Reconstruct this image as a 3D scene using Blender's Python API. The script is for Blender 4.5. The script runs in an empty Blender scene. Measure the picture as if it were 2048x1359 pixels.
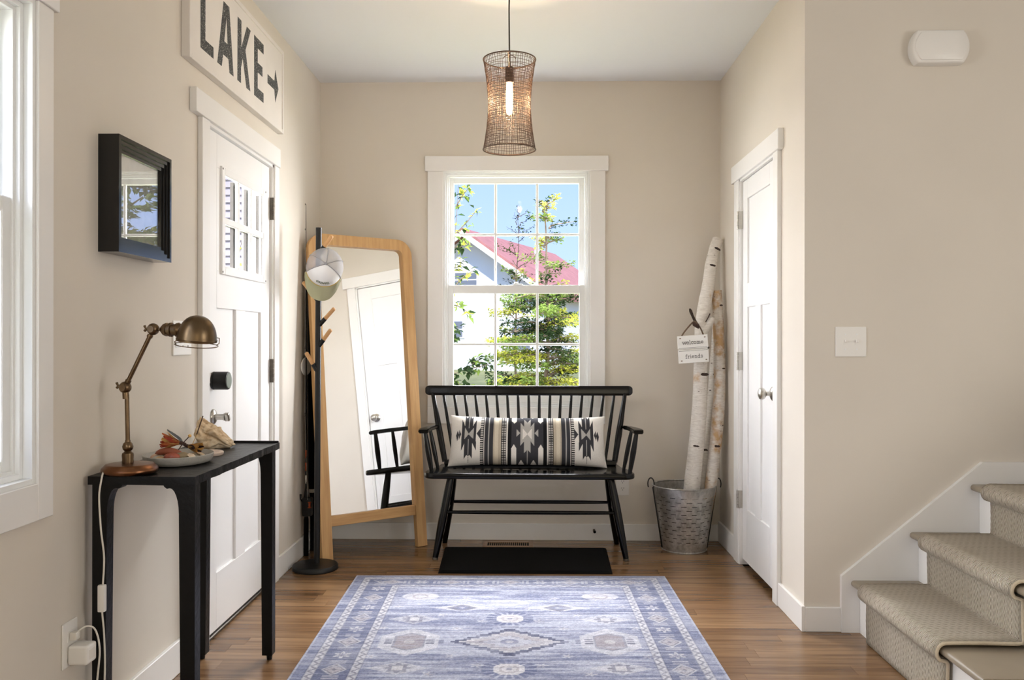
import bpy, bmesh, math, random
import numpy as np
from mathutils import Vector, Matrix

random.seed(7)
np.random.seed(7)
scene = bpy.context.scene
COL = scene.collection
PI = math.pi

# ------------------------------------------------------------------ camera
cam_d = bpy.data.cameras.new('camera')
cam_d.sensor_width = 36.0
cam_d.lens = 36.0 * 1730.0 / 2048.0
cam_d.clip_start = 0.05
cam_d.clip_end = 500
cam = bpy.data.objects.new('camera', cam_d)
COL.objects.link(cam)
cam.location = (0, 0, 1.194)
cam.rotation_mode = 'QUATERNION'
cam.rotation_quaternion = (Matrix.Rotation(math.radians(1.31), 4, 'Z') @ Matrix.Rotation(PI / 2, 4, 'X')
                           @ Matrix.Rotation(0.0013, 4, 'Z')).to_quaternion()
scene.camera = cam

# ------------------------------------------------------------------ world, sun, daylight, exposure
world = bpy.data.worlds.new('World')
scene.world = world
world.use_nodes = True
wn = world.node_tree
wn.nodes.clear()
w_out = wn.nodes.new('ShaderNodeOutputWorld')
w_bg = wn.nodes.new('ShaderNodeBackground')
w_tc = wn.nodes.new('ShaderNodeTexCoord')
w_sep = wn.nodes.new('ShaderNodeSeparateXYZ')
w_rmp = wn.nodes.new('ShaderNodeValToRGB')
w_rmp.color_ramp.elements[0].position = 0.0
w_rmp.color_ramp.elements[0].color = (0.50, 0.66, 1.0, 1)
w_rmp.color_ramp.elements[1].position = 0.42
w_rmp.color_ramp.elements[1].color = (0.21, 0.38, 0.92, 1)
wn.links.new(w_tc.outputs['Generated'], w_sep.inputs[0])
wn.links.new(w_sep.outputs['Z'], w_rmp.inputs[0])
wn.links.new(w_rmp.outputs[0], w_bg.inputs[0])
w_bg.inputs[1].default_value = 1.0
wn.links.new(w_bg.outputs[0], w_out.inputs[0])


def light(name, kind, loc, energy, color, target=None, size=None, size_y=None, rot=None):
    d = bpy.data.lights.new(name, kind)
    d.energy = energy
    d.color = color
    if kind == 'AREA':
        d.shape = 'RECTANGLE'
        d.size = size
        d.size_y = size_y
    o = bpy.data.objects.new(name, d)
    COL.objects.link(o)
    o.location = loc
    if target is not None:
        v = Vector(target) - Vector(loc)
        o.rotation_euler = v.to_track_quat('-Z', 'Y').to_euler()
    return o


sun = light('sun', 'SUN', (3, -10, 20), 3.8, (1.0, 0.96, 0.90), target=(0.8, 0.0, 9.5))
sun.data.angle = 0.02
# lamps for daylight through left window, door and far window, plus added fill
light('daylight_left_window', 'AREA', (-2.3, 1.72, 1.75), 84, (0.97, 0.98, 1.0), target=(0.2, 2.1, 1.15), size=1.5, size_y=1.5)
light('fill_rear_left', 'AREA', (-1.25, -0.6, 1.5), 9, (1.0, 0.97, 0.92), target=(1.1, 1.2, 1.5), size=2.0, size_y=1.5)  # added fill lamp; the left wall has no window here
light('fill_rear', 'AREA', (1.2, -3.45, 1.6), 24, (1.0, 0.91, 0.68), target=(0.6, 0, 1.6), size=3.2, size_y=1.7)  # warm fill lamp added behind the camera, no window in that wall
light('fill_side', 'AREA', (4.1, 0.3, 1.6), 55, (1.0, 0.98, 0.94), target=(0, 2.2, 1.5), size=2.4, size_y=1.5)  # unseen fill lamp added on the right to brighten the left wall
light('daylight_porch', 'AREA', (-2.5, 3.8, 2.1), 185, (0.97, 0.98, 1.0), target=(1.1, 3.95, 1.3), size=1.5, size_y=1.3)
light('daylight_over_yard', 'AREA', (-0.1, 9.0, 5.6), 2550, (0.97, 0.98, 1.0), target=(-0.1, 5.2, 1.4), size=5.0, size_y=2.5)
light('daylight_yard_left', 'AREA', (-3.1, 7.9, 2.3), 300, (0.97, 0.98, 1.0), target=(0.2, 5.2, 1.5), size=2.4, size_y=3.2)
light('daylight_yard_right', 'AREA', (3.1, 8.0, 2.3), 560, (0.97, 0.98, 1.0), target=(-0.4, 5.2, 1.5), size=2.4, size_y=3.2)

scene.view_settings.view_transform = 'Standard'
scene.view_settings.look = 'None'
scene.view_settings.gamma = 1.0
scene.view_settings.exposure = 0.58
scene.view_settings.use_curve_mapping = False

# ------------------------------------------------------------------ helpers: objects
OFF = {}


def thing(name, label, cat, loc=(0, 0, 0), rot=(0, 0, 0), group=None, local=False, kind=None):
    o = bpy.data.objects.new(name, None)
    COL.objects.link(o)
    o.location = loc
    o.rotation_euler = rot
    o.empty_display_size = 0.05
    if label:
        o['label'] = label
    if cat:
        o['category'] = cat
    if group:
        o['group'] = group
    if kind:
        o['kind'] = kind
    OFF[o.name] = Vector((0, 0, 0)) if local else Vector(loc)
    return o


def finish(me, mat, smooth):
    if mat is not None:
        me.materials.append(mat)
    if smooth:
        me.polygons.foreach_set('use_smooth', [True] * len(me.polygons))
    me.update()


def part(name, bm, mat, parent, smooth=False, label=None, kind=None):
    me = bpy.data.meshes.new(name)
    if isinstance(bm, bmesh.types.BMesh):
        bmesh.ops.recalc_face_normals(bm, faces=bm.faces)
        bm.to_mesh(me)
        bm.free()
    else:
        me.from_pydata(bm[0], [], bm[1])
    off = OFF[parent.name]
    if off.length > 0:
        me.transform(Matrix.Translation(-off))
    finish(me, mat, smooth)
    if smooth == 'auto':
        smooth_angle(me)
    o = bpy.data.objects.new(name, me)
    COL.objects.link(o)
    o.parent = parent
    OFF[o.name] = off.copy()
    if label:
        o['label'] = label
    if kind:
        o['kind'] = kind
    return o


def smooth_angle(me, ang=40):
    bm = bmesh.new()
    bm.from_mesh(me)
    for e in bm.edges:
        if len(e.link_faces) == 2 and e.calc_face_angle(0) > math.radians(ang):
            e.smooth = False
    bm.to_mesh(me)
    bm.free()


def solo(name, bm, mat, label=None, cat=None, origin=(0, 0, 0), smooth=False, group=None, kind=None):
    me = bpy.data.meshes.new(name)
    if isinstance(bm, bmesh.types.BMesh):
        bmesh.ops.recalc_face_normals(bm, faces=bm.faces)
        bm.to_mesh(me)
        bm.free()
    else:
        me.from_pydata(bm[0], [], bm[1])
    me.transform(Matrix.Translation(-Vector(origin)))
    finish(me, mat, smooth)
    if smooth == 'auto':
        smooth_angle(me)
    o = bpy.data.objects.new(name, me)
    COL.objects.link(o)
    o.location = origin
    OFF[o.name] = Vector(origin)
    if label:
        o['label'] = label
    if cat:
        o['category'] = cat
    if group:
        o['group'] = group
    if kind:
        o['kind'] = kind
    return o


def struct(name, bm, mat, origin=(0, 0, 0), smooth=False):
    return solo(name, bm, mat, origin=origin, smooth=smooth, kind='structure')


# ------------------------------------------------------------------ helpers: shapes
def B():
    return bmesh.new()


def box(bm, x0, x1, y0, y1, z0, z1, bev=0.0, seg=1):
    vs = [bm.verts.new(c) for c in ((x0, y0, z0), (x1, y0, z0), (x1, y1, z0), (x0, y1, z0),
                                    (x0, y0, z1), (x1, y0, z1), (x1, y1, z1), (x0, y1, z1))]
    fs = []
    for f in ((3, 2, 1, 0), (4, 5, 6, 7), (0, 1, 5, 4), (1, 2, 6, 5), (2, 3, 7, 6), (3, 0, 4, 7)):
        fs.append(bm.faces.new([vs[i] for i in f]))
    if bev > 0:
        es = list({e for f in fs for e in f.edges})
        bmesh.ops.bevel(bm, geom=es, offset=bev, segments=seg, affect='EDGES', profile=0.6)
    return bm


def bx(*a, **k):
    return box(B(), *a, **k)


def frame_axes(d):
    d = Vector(d).normalized()
    u = d.cross(Vector((0, 0, 1)))
    if u.length < 1e-4:
        u = d.cross(Vector((0, 1, 0)))
    u.normalize()
    return u, d.cross(u).normalized()


def tube(bm, pts, r, seg=10, closed=False, caps=True):
    pts = [Vector(p) for p in pts]
    n = len(pts)
    if not hasattr(r, '__len__'):
        r = [r] * n
    rings = []
    u = None
    for i, p in enumerate(pts):
        if closed:
            d = pts[(i + 1) % n] - pts[i - 1]
        elif i == 0:
            d = pts[1] - pts[0]
        elif i == n - 1:
            d = pts[-1] - pts[-2]
        else:
            d = pts[i + 1] - pts[i - 1]
        d.normalize()
        if u is None:
            u, _ = frame_axes(d)
        u = (u - d * u.dot(d))
        if u.length < 1e-5:
            u, _ = frame_axes(d)
        u.normalize()
        v = d.cross(u)
        rings.append([bm.verts.new(p + (u * math.cos(a) + v * math.sin(a)) * r[i])
                      for a in [2 * PI * k / seg for k in range(seg)]])
    m = n if closed else n - 1
    for i in range(m):
        a, b = rings[i], rings[(i + 1) % n]
        for k in range(seg):
            bm.faces.new((a[k], a[(k + 1) % seg], b[(k + 1) % seg], b[k]))
    if caps and not closed:
        bm.faces.new(rings[0][::-1])
        bm.faces.new(rings[-1])
    return bm


def cyl(bm, p0, p1, r0, r1=None, seg=14):
    return tube(bm, [p0, p1], [r0, r0 if r1 is None else r1], seg)


def lathe(bm, prof, mtx=None, seg=32):
    """prof: (radius, height) pairs along local z; mtx places it"""
    mtx = mtx or Matrix.Identity(4)
    rings = []
    for r, z in prof:
        if r < 1e-6:
            rings.append([bm.verts.new(mtx @ Vector((0, 0, z)))])
        else:
            rings.append([bm.verts.new(mtx @ Vector((r * math.cos(2 * PI * k / seg), r * math.sin(2 * PI * k / seg), z)))
                          for k in range(seg)])
    for a, b in zip(rings, rings[1:]):
        if len(a) == 1 and len(b) == 1:
            continue
        for k in range(seg):
            k2 = (k + 1) % seg
            if len(a) == 1:
                bm.faces.new((a[0], b[k2], b[k]))
            elif len(b) == 1:
                bm.faces.new((a[k], a[k2], b[0]))
            else:
                bm.faces.new((a[k], a[k2], b[k2], b[k]))
    return bm


def place(loc, zdir=(0, 0, 1), xdir=None):
    z = Vector(zdir).normalized()
    if xdir is None:
        x, _ = frame_axes(z)
    else:
        x = Vector(xdir)
        x = (x - z * x.dot(z)).normalized()
    y = z.cross(x)
    m = Matrix((x, y, z)).transposed().to_4x4()
    m.translation = Vector(loc)
    return m


def prism(bm, poly, fn0, fn1):
    """extrude a 2D polygon: fn0/fn1 map (a,b) to the two 3D faces"""
    v0 = [bm.verts.new(fn0(a, b)) for a, b in poly]
    v1 = [bm.verts.new(fn1(a, b)) for a, b in poly]
    n = len(poly)
    bm.faces.new(v0[::-1])
    bm.faces.new(v1)
    for i in range(n):
        j = (i + 1) % n
        bm.faces.new((v0[i], v0[j], v1[j], v1[i]))
    bm.normal_update()
    return bm


def yz_prism(bm, poly, x0, x1):
    return prism(bm, poly, lambda a, b: (x0, a, b), lambda a, b: (x1, a, b))


def xz_prism(bm, poly, y0, y1):
    return prism(bm, poly, lambda a, b: (a, y0, b), lambda a, b: (a, y1, b))


def xy_prism(bm, poly, z0, z1):
    return prism(bm, poly, lambda a, b: (a, b, z0), lambda a, b: (a, b, z1))


def ball(bm, c, r, sub=2, scale=(1, 1, 1), rot=None):
    m = Matrix.Translation(c) @ (rot.to_4x4() if rot is not None else Matrix.Identity(4)) @ Matrix.Diagonal((*[r * s for s in scale], 1))
    bmesh.ops.create_icosphere(bm, subdivisions=sub, radius=1, matrix=m)
    return bm


def jitter(bm, amp, freq=20, seed=0):
    from mathutils import noise
    for v in bm.verts:
        n = noise.noise_vector(v.co * freq + Vector((seed, seed * 2.1, 0)))
        v.co += n * amp
    return bm


# ------------------------------------------------------------------ helpers: materials
def lin(c):
    return tuple(((x / 255.0) / 12.92 if x / 255.0 <= 0.04045 else ((x / 255.0 + 0.055) / 1.055) ** 2.4) for x in c)


def L4(c):
    return (*lin(c), 1.0)


class NT:
    def __init__(self, name):
        self.mat = bpy.data.materials.new(name)
        self.mat.use_nodes = True
        self.t = self.mat.node_tree
        self.t.nodes.clear()
        self.out = self.t.nodes.new('ShaderNodeOutputMaterial')

    def n(self, kind, **kw):
        nd = self.t.nodes.new(kind)
        for k, v in kw.items():
            setattr(nd, k, v)
        return nd

    def set(self, sock, val):
        if isinstance(val, bpy.types.NodeSocket):
            self.t.links.new(val, sock)
        else:
            sock.default_value = val

    def math(self, op, a, b=0.0, c=None):
        nd = self.n('ShaderNodeMath', operation=op)
        self.set(nd.inputs[0], a)
        self.set(nd.inputs[1], b)
        if c is not None:
            self.set(nd.inputs[2], c)
        return nd.outputs[0]

    def mix(self, f, a, b):
        nd = self.n('ShaderNodeMix', data_type='RGBA')
        self.set(nd.inputs['Factor'], f)
        self.set(nd.inputs['A'], a)
        self.set(nd.inputs['B'], b)
        return nd.outputs['Result']

    def coord(self, which='Object', scale=(1, 1, 1), offset=None):
        if which == 'Position':
            c = self.n('ShaderNodeNewGeometry').outputs['Position']
        else:
            c = self.n('ShaderNodeTexCoord').outputs[which]
        m = self.n('ShaderNodeMapping')
        self.t.links.new(c, m.inputs[0])
        m.inputs['Scale'].default_value = scale
        if offset is not None:
            self.set(m.inputs['Location'], offset)
        return m.outputs[0]

    def noise(self, vec, scale=5.0, detail=3.0, rough=0.5, out=0):
        nd = self.n('ShaderNodeTexNoise')
        if vec is not None:
            self.t.links.new(vec, nd.inputs['Vector'])
        nd.inputs['Scale'].default_value = scale
        nd.inputs['Detail'].default_value = detail
        nd.inputs['Roughness'].default_value = rough
        return nd.outputs[out]

    def ramp(self, f, stops):
        nd = self.n('ShaderNodeValToRGB')
        cr = nd.color_ramp
        while len(cr.elements) < len(stops):
            cr.elements.new(0.5)
        for e, (p, c) in zip(cr.elements, stops):
            e.position = p
            e.color = c if len(c) == 4 else (*c, 1)
        self.set(nd.inputs[0], f)
        return nd.outputs[0]

    def bump(self, h, strength=0.2, dist=0.01):
        nd = self.n('ShaderNodeBump')
        nd.inputs['Strength'].default_value = strength
        nd.inputs['Distance'].default_value = dist
        self.t.links.new(h, nd.inputs['Height'])
        return nd.outputs[0]

    def bsdf(self, col, rough=0.5, metal=0.0, normal=None, **kw):
        p = self.n('ShaderNodeBsdfPrincipled')
        self.set(p.inputs['Base Color'], col)
        self.set(p.inputs['Roughness'], rough)
        self.set(p.inputs['Metallic'], metal)
        if normal is not None:
            self.t.links.new(normal, p.inputs['Normal'])
        for k, v in kw.items():
            self.set(p.inputs[k], v)
        return p.outputs[0]

    def done(self, shader):
        self.t.links.new(shader, self.out.inputs[0])
        return self.mat


def M(name, col, rough=0.5, metal=0.0, var=0.0, vscale=8.0, bump=0.0, bscale=60.0, **kw):
    t = NT(name)
    c = L4(col)
    co = t.coord('Object')
    if var > 0:
        lo = tuple(x * (1 - var) for x in c[:3]) + (1,)
        hi = tuple(min(1, x * (1 + var)) for x in c[:3]) + (1,)
        c = t.ramp(t.noise(co, vscale, 4), [(0.3, lo), (0.7, hi)])
    nm = None
    if bump > 0:
        nm = t.bump(t.noise(co, bscale, 4), bump, 0.01)
    return t.done(t.bsdf(c, rough, metal, nm, **kw))


MAT = {}
MAT['wall'] = M('wall_paint', (222, 214, 202), 0.85, var=0.015, vscale=3, bump=0.03, bscale=220)
MAT['wall_stair'] = MAT['wall']
MAT['ceiling'] = M('ceiling_paint', (237, 239, 242), 0.9, bump=0.03, bscale=200)
MAT['trim'] = M('white_trim_paint', (240, 238, 235), 0.38, var=0.01, vscale=5)
MAT['door'] = M('white_door_paint', (242, 241, 240), 0.35, var=0.01, vscale=4)
MAT['vinyl'] = M('white_vinyl', (240, 241, 240), 0.4)
MAT['plastic'] = M('white_plastic', (238, 235, 230), 0.35)
MAT['black_gloss'] = M('black_lacquer', (5, 5, 6), 0.17, var=0.2, vscale=10, **{'Specular IOR Level': 0.3})
MAT['black_satin'] = M('black_satin_metal', (9, 9, 10), 0.42, bump=0.06, bscale=90, **{'Specular IOR Level': 0.4})
MAT['black_iron'] = M('black_hammered_iron', (6, 6, 7), 0.42, var=0.3, vscale=40, bump=0.22, bscale=55, **{'Specular IOR Level': 0.28})
MAT['black_rubber'] = M('black_mat', (10, 10, 10), 0.9, bump=0.3, bscale=400, **{'Specular IOR Level': 0.12})
MAT['slot_dark'] = M('dark_void', (6, 6, 6), 0.9)
MAT['nickel'] = M('brushed_nickel', (190, 186, 178), 0.28, 1.0, var=0.08, vscale=30)
MAT['steel_dark'] = M('dark_hinge_metal', (112, 106, 98), 0.38, 1.0, var=0.15, vscale=60)
MAT['brass'] = M('antique_brass', (112, 92, 70), 0.32, 1.0, var=0.25, vscale=25, bump=0.03, bscale=200)
MAT['copper'] = M('copper_bronze', (118, 80, 56), 0.3, 1.0, var=0.25, vscale=20)
MAT['lock_face'] = M('grey_green_lock_face', (120, 132, 118), 0.35, var=0.05)
MAT['cord'] = M('white_cord', (226, 221, 212), 0.5)
MAT['grey_tread'] = M('taupe_stair_paint', (146, 134, 116), 0.32, var=0.04, vscale=10)
MAT['peg'] = M('light_wood_peg', (202, 154, 102), 0.5, var=0.12, vscale=30)


def wood_floor():
    t = NT('oak_floor_plank')
    rnd = t.n('ShaderNodeObjectInfo').outputs['Random']
    comb = t.n('ShaderNodeCombineXYZ')
    t.set(comb.inputs[0], t.math('MULTIPLY', rnd, 37.0))
    t.set(comb.inputs[1], t.math('MULTIPLY', rnd, 91.0))
    t.set(comb.inputs[2], t.math('MULTIPLY', rnd, 13.0))
    v1 = t.coord('Position', (1.6, 26, 1), comb.outputs[0])
    v2 = t.coord('Position', (5, 160, 1), comb.outputs[0])
    n1 = t.noise(v1, 1.0, 6, 0.6)
    n2 = t.noise(v2, 1.0, 3, 0.6)
    base = t.ramp(rnd, [(0.0, L4((116, 86, 59))), (0.35, L4((136, 104, 73))), (0.7, L4((153, 120, 87))), (1.0, L4((124, 93, 65)))])
    dark = t.mix(1.0, base, base)
    g = t.ramp(n1, [(0.32, (0.55, 0.5, 0.46, 1)), (0.55, (1, 1, 1, 1)), (0.75, (1.12, 1.1, 1.06, 1))])
    mul = t.n('ShaderNodeMix', data_type='RGBA', blend_type='MULTIPLY')
    mul.inputs['Factor'].default_value = 1.0
    t.set(mul.inputs['A'], base)
    t.set(mul.inputs['B'], g)
    g2 = t.ramp(n2, [(0.35, (0.72, 0.7, 0.68, 1)), (0.6, (1, 1, 1, 1))])
    mul2 = t.n('ShaderNodeMix', data_type='RGBA', blend_type='MULTIPLY')
    mul2.inputs['Factor'].default_value = 0.6
    t.set(mul2.inputs['A'], mul.outputs['Result'])
    t.set(mul2.inputs['B'], g2)
    rough = t.math('MULTIPLY_ADD', n1, 0.14, 0.17)
    nm = t.bump(n2, 0.06, 0.003)
    return t.done(t.bsdf(mul2.outputs['Result'], rough, 0, nm))


MAT['floor'] = wood_floor()


def oak(name, c0, c1, axis_scale=(30, 30, 2.0), rough=0.45):
    t = NT(name)
    v = t.coord('Object', axis_scale)
    n1 = t.noise(v, 1.5, 5, 0.6)
    return t.done(t.bsdf(t.ramp(n1, [(0.3, L4(c0)), (0.7, L4(c1))]), rough, 0, t.bump(n1, 0.05, 0.003)))


MAT['oak'] = oak('natural_oak', (188, 142, 88), (214, 172, 116))


def glass_mat(name, tint=(1, 1, 1), refl=1.0):
    t = NT(name)
    tr = t.n('ShaderNodeBsdfTransparent')
    tr.inputs[0].default_value = (*tint, 1)
    gl = t.n('ShaderNodeBsdfGlossy')
    gl.inputs['Roughness'].default_value = 0.0
    fr = t.n('ShaderNodeLayerWeight')
    fr.inputs[0].default_value = 0.5
    mx = t.n('ShaderNodeMixShader')
    sch = t.math('MULTIPLY_ADD', t.math('POWER', fr.outputs['Facing'], 5.0), 0.96, 0.04)
    t.t.links.new(t.math('MINIMUM', t.math('MULTIPLY', sch, refl), 1.0), mx.inputs[0])
    t.t.links.new(tr.outputs[0], mx.inputs[1])
    t.t.links.new(gl.outputs[0], mx.inputs[2])
    return t.done(mx.outputs[0])


MAT['glass'] = glass_mat('window_glass', refl=0.08)
MAT['picture_glass'] = glass_mat('picture_glass', refl=3.6)
MAT['mirror'] = M('mirror_silver', (246, 247, 247), 0.0, 1.0)


def vcol_mat(name, rough=0.95, weave=(260, 260, 260), wstr=0.15, sheen=0.0):
    t = NT(name)
    a = t.n('ShaderNodeVertexColor')
    a.layer_name = 'pattern'
    n = t.noise(t.coord('Object', weave), 1.0, 2, 0.6)
    g = t.ramp(n, [(0.25, (0.8, 0.8, 0.82, 1)), (0.75, (1.06, 1.06, 1.06, 1))])
    mul = t.n('ShaderNodeMix', data_type='RGBA', blend_type='MULTIPLY')
    mul.inputs['Factor'].default_value = 1.0
    t.set(mul.inputs['A'], a.outputs[0])
    t.set(mul.inputs['B'], g)
    return t.done(t.bsdf(mul.outputs['Result'], rough, 0, t.bump(n, wstr, 0.002), **{'Sheen Weight': sheen, 'Specular IOR Level': 0.15}))


# ------------------------------------------------------------------ room dimensions
XL, XR, YF, ZC = -1.274, 1.122, 5.18, 2.74
YS = 3.587          # stair wall
YB, XE = -3.6, 4.2  # rear wall, far right wall
WT = 0.14

# floor + planks
bm = B()
box(bm, XL - .1, XE, YB, 1.64, -0.12, 0.0)
box(bm, XL - .1, XE, 1.64, YF + .1, -0.12, -0.012)
floor = struct('floor', bm, MAT['floor'])
pm = bpy.data.meshes.new('plank')
bmp = bx(0, 1, 0, 1, -1, 0)
bmesh.ops.recalc_face_normals(bmp, faces=bmp.faces)
bmp.to_mesh(pm)
bmp.free()
pm.materials.append(MAT['floor'])
pw = 0.0826
rows = int((YF - 1.64) / pw) + 1
rng = random.Random(3)
for r in range(rows):
    y1 = YF - r * pw
    y0 = max(1.64, y1 - pw)
    if y1 - y0 < 0.01:
        continue
    xr = XR if y0 > YS + 0.02 else 2.4
    x = XL - rng.uniform(0.0, 0.9)
    while x < xr:
        ln = rng.uniform(0.55, 1.5)
        a, b = max(x, XL), min(x + ln, xr)
        if xr - b < 0.15:
            b = xr
            ln = b - x
        if b - a > 0.02:
            o = bpy.data.objects.new('plank', pm)
            COL.objects.link(o)
            o.parent = floor
            o.location = (a + .0004, y0 + .0004, 0)
            o.scale = (b - a - .0008, y1 - y0 - .0008, 0.0118)
        x += ln

struct('ceiling', bx(XL - .2, XE + .1, YB - .1, YF + .2, ZC, ZC + 0.15), MAT['ceiling'])

# left wall with window and entry-door openings
DY0, DY1, DZ = 3.345, 4.197, 2.045
WY0, WY1, WZ0, WZ1 = 1.22, 2.172, 0.828, 2.056
bm = B()
for (a, b, z0, z1) in ((YB, WY0, 0, ZC), (WY0, WY1, 0, WZ0), (WY0, WY1, WZ1, ZC), (WY1, DY0, 0, ZC),
                       (DY0, DY1, DZ, ZC), (DY1, YF + .1, 0, ZC)):
    box(bm, XL - WT, XL, a, b, z0, z1)
struct('wall_left', bm, MAT['wall'])
# far wall with window opening
FX0, FX1, FZ0, FZ1 = -0.531, 0.346, 0.793, 2.205
bm = B()
for (a, b, z0, z1) in ((XL - WT, FX0, 0, ZC), (FX1, 2.1, 0, ZC), (FX0, FX1, 0, FZ0), (FX0, FX1, FZ1, ZC)):
    box(bm, a, b, YF, YF + WT, z0, z1)
struct('wall_far', bm, MAT['wall'])
# right wall with closet-door opening
CY0, CY1, CZ = 3.988, 4.652, 2.05
bm = B()
for (a, b, z0, z1) in ((YS, CY0, 0, ZC), (CY1, YF + .1, 0, ZC), (CY0, CY1, CZ, ZC)):
    box(bm, XR, XR + WT, a, b, z0, z1)
struct('wall_right', bm, MAT['wall'])
struct('wall_stair', bx(XR + WT, XE + .1, YS, YS + WT, 0, ZC), MAT['wall_stair'])
struct('wall_closet_back', bx(XR + WT + .6, XR + WT + .66, YS + WT, YF + .1, 0, ZC), MAT['wall'])
struct('wall_rear', bx(XL - WT, XE + .1, YB - WT, YB, 0, ZC), MAT['wall'])
struct('wall_side', bx(XE, XE + WT, YB, YS, 0, ZC), MAT['wall'])

# baseboards
BH = 0.112
t_ = 0.015


def base(name, bm):
    return struct(name, bm, MAT['trim'])


base('baseboard_far', bx(XL, XR, YF - t_, YF, 0, 0.098, bev=.002))
bm = B()
box(bm, XL, XL + t_, YB, DY0 - .075, 0, BH + .006, bev=.002)
box(bm, XL, XL + t_, DY1 + .072, YF - t_, 0, BH - .005, bev=.002)
base('baseboard_left', bm)
bm = B()
box(bm, XR - t_, XR, CY1 + .09, YF - t_, 0, 0.12, bev=.002)
box(bm, XR - t_, XR, YS - t_, CY0 - .073, 0, 0.105, bev=.002)
base('baseboard_right', bm)
base('baseboard_stair', bx(XR, 1.268, YS - t_, YS, 0, 0.1, bev=.002))

# ------------------------------------------------------------------ window_1 (far wall)
w1 = thing('window_1', None, None, (-.09, YF, 1.5), kind='structure')
cx0, cx1 = -0.624, 0.437
bm = B()
box(bm, cx0, FX0, YF - .02, YF, FZ0 - .0, 2.202, bev=.002)
box(bm, FX1, cx1, YF - .02, YF, FZ0 - .0, 2.202, bev=.002)
part('casing', bm, MAT['trim'], w1)
part('head_casing', bx(-0.64, 0.455, YF - .028, YF, 2.202, 2.291, bev=.002), MAT['trim'], w1)
part('apron', bx(cx0, cx1, YF - .02, YF, 0.694, FZ0, bev=.002), MAT['trim'], w1)
bm = B()   # jamb liner, stepped
for (ins, ya, yb) in ((0.0, YF - .012, YF + .03), (0.012, YF + .004, YF + .10), (0.02, YF + .016, YF + .13)):
    x0, x1, z0, z1 = FX0 + ins, FX1 - ins, FZ0 + ins, FZ1 - ins
    w = .012
    box(bm, x0, x0 + w, ya, yb, z0, z1, bev=.001)
    box(bm, x1 - w, x1, ya, yb, z0, z1, bev=.001)
    box(bm, x0 + w, x1 - w, ya, yb, z1 - w, z1, bev=.001)
    box(bm, x0 + w, x1 - w, ya, yb, z0, z0 + w, bev=.001)
part('window_jamb', bm, MAT['vinyl'], w1)


def sash(root, name, x0, x1, z0, z1, y0, y1, gx0, gx1, gz0, gz1, ncol, nrow, mw=0.016):
    """sash frame around the glass area, glazing bars and separate panes"""
    bm = B()
    box(bm, x0, gx0, y0, y1, z0, z1, bev=.002)
    box(bm, gx1, x1, y0, y1, z0, z1, bev=.002)
    box(bm, gx0, gx1, y0, y1, gz1, z1, bev=.002)
    box(bm, gx0, gx1, y0, y1, z0, gz0, bev=.002)
    s = part(name, bm, MAT['vinyl'], root)
    ym = (y0 + y1) / 2
    for i in range(1, ncol):
        x = gx0 + (gx1 - gx0) * i / ncol
        part('glazing_bar', bx(x - mw / 2, x + mw / 2, ym - .009, ym + .009, gz0, gz1, bev=.003), MAT['vinyl'], s)
    for j in range(1, nrow):
        z = gz0 + (gz1 - gz0) * j / nrow
        part('glazing_bar', bx(gx0, gx1, ym - .0085, ym + .0085, z - mw / 2, z + mw / 2, bev=.003), MAT['vinyl'], s)
    for i in range(ncol):
        for j in range(nrow):
            a, b = gx0 + (gx1 - gx0) * i / ncol, gx0 + (gx1 - gx0) * (i + 1) / ncol
            c, d = gz0 + (gz1 - gz0) * j / nrow, gz0 + (gz1 - gz0) * (j + 1) / nrow
            part('pane', bx(a, b, ym - .002, ym + .002, c, d), MAT['glass'], s)
    return s


sash(w1, 'upper_sash', -0.502, 0.318, 1.49, 2.176, YF + .060, YF + .095, -0.474, 0.284, 1.524, 2.142, 3, 2)
sash(w1, 'lower_sash', -0.502, 0.318, 0.815, 1.524, YF + .018, YF + .054, -0.472, 0.285, 0.862, 1.474, 3, 2)
bm = B()
box(bm, -0.115, -0.055, YF + .006, YF + .05, 1.524, 1.532, bev=.003)
tube(bm, [(-0.085, YF + .02, 1.531), (-0.085, YF + .02, 1.537), (-0.105, YF + .01, 1.538)], .005, 8)
part('sash_lock', bm, MAT['vinyl'], w1)

# ------------------------------------------------------------------ window_2 (left wall, mostly out of frame)
w2 = thing('window_2', None, None, (XL, 1.7, 1.45), kind='structure')
bm = B()
box(bm, XL, XL + .02, WY1, 2.242, .733, 2.056, bev=.002)
box(bm, XL, XL + .02, WY0 - .07, WY0, .733, 2.056, bev=.002)
part('casing', bm, MAT['trim'], w2)
part('head_casing', bx(XL, XL + .026, WY0 - .09, 2.26, 2.056, 2.145, bev=.002), MAT['trim'], w2)
part('apron', bx(XL, XL + .02, WY0, WY1, .733, WZ0, bev=.002), MAT['trim'], w2)
bm = B()
for (ins, xa, xb) in ((0.0, XL - .03, XL + .012), (0.014, XL - .11, XL - .012), (0.024, XL - .13, XL - .024)):
    w = .014
    a, b, z0, z1 = WY0 + ins, WY1 - ins, WZ0 + ins, WZ1 - ins
    box(bm, xa, xb, a, a + w, z0, z1, bev=.001)
    box(bm, xa, xb, b - w, b, z0, z1, bev=.001)
    box(bm, xa, xb, a + w, b - w, z0, z0 + w, bev=.001)
    box(bm, xa, xb, a + w, b - w, z1 - w, z1, bev=.001)
part('window_jamb', bm, MAT['vinyl'], w2)
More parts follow.
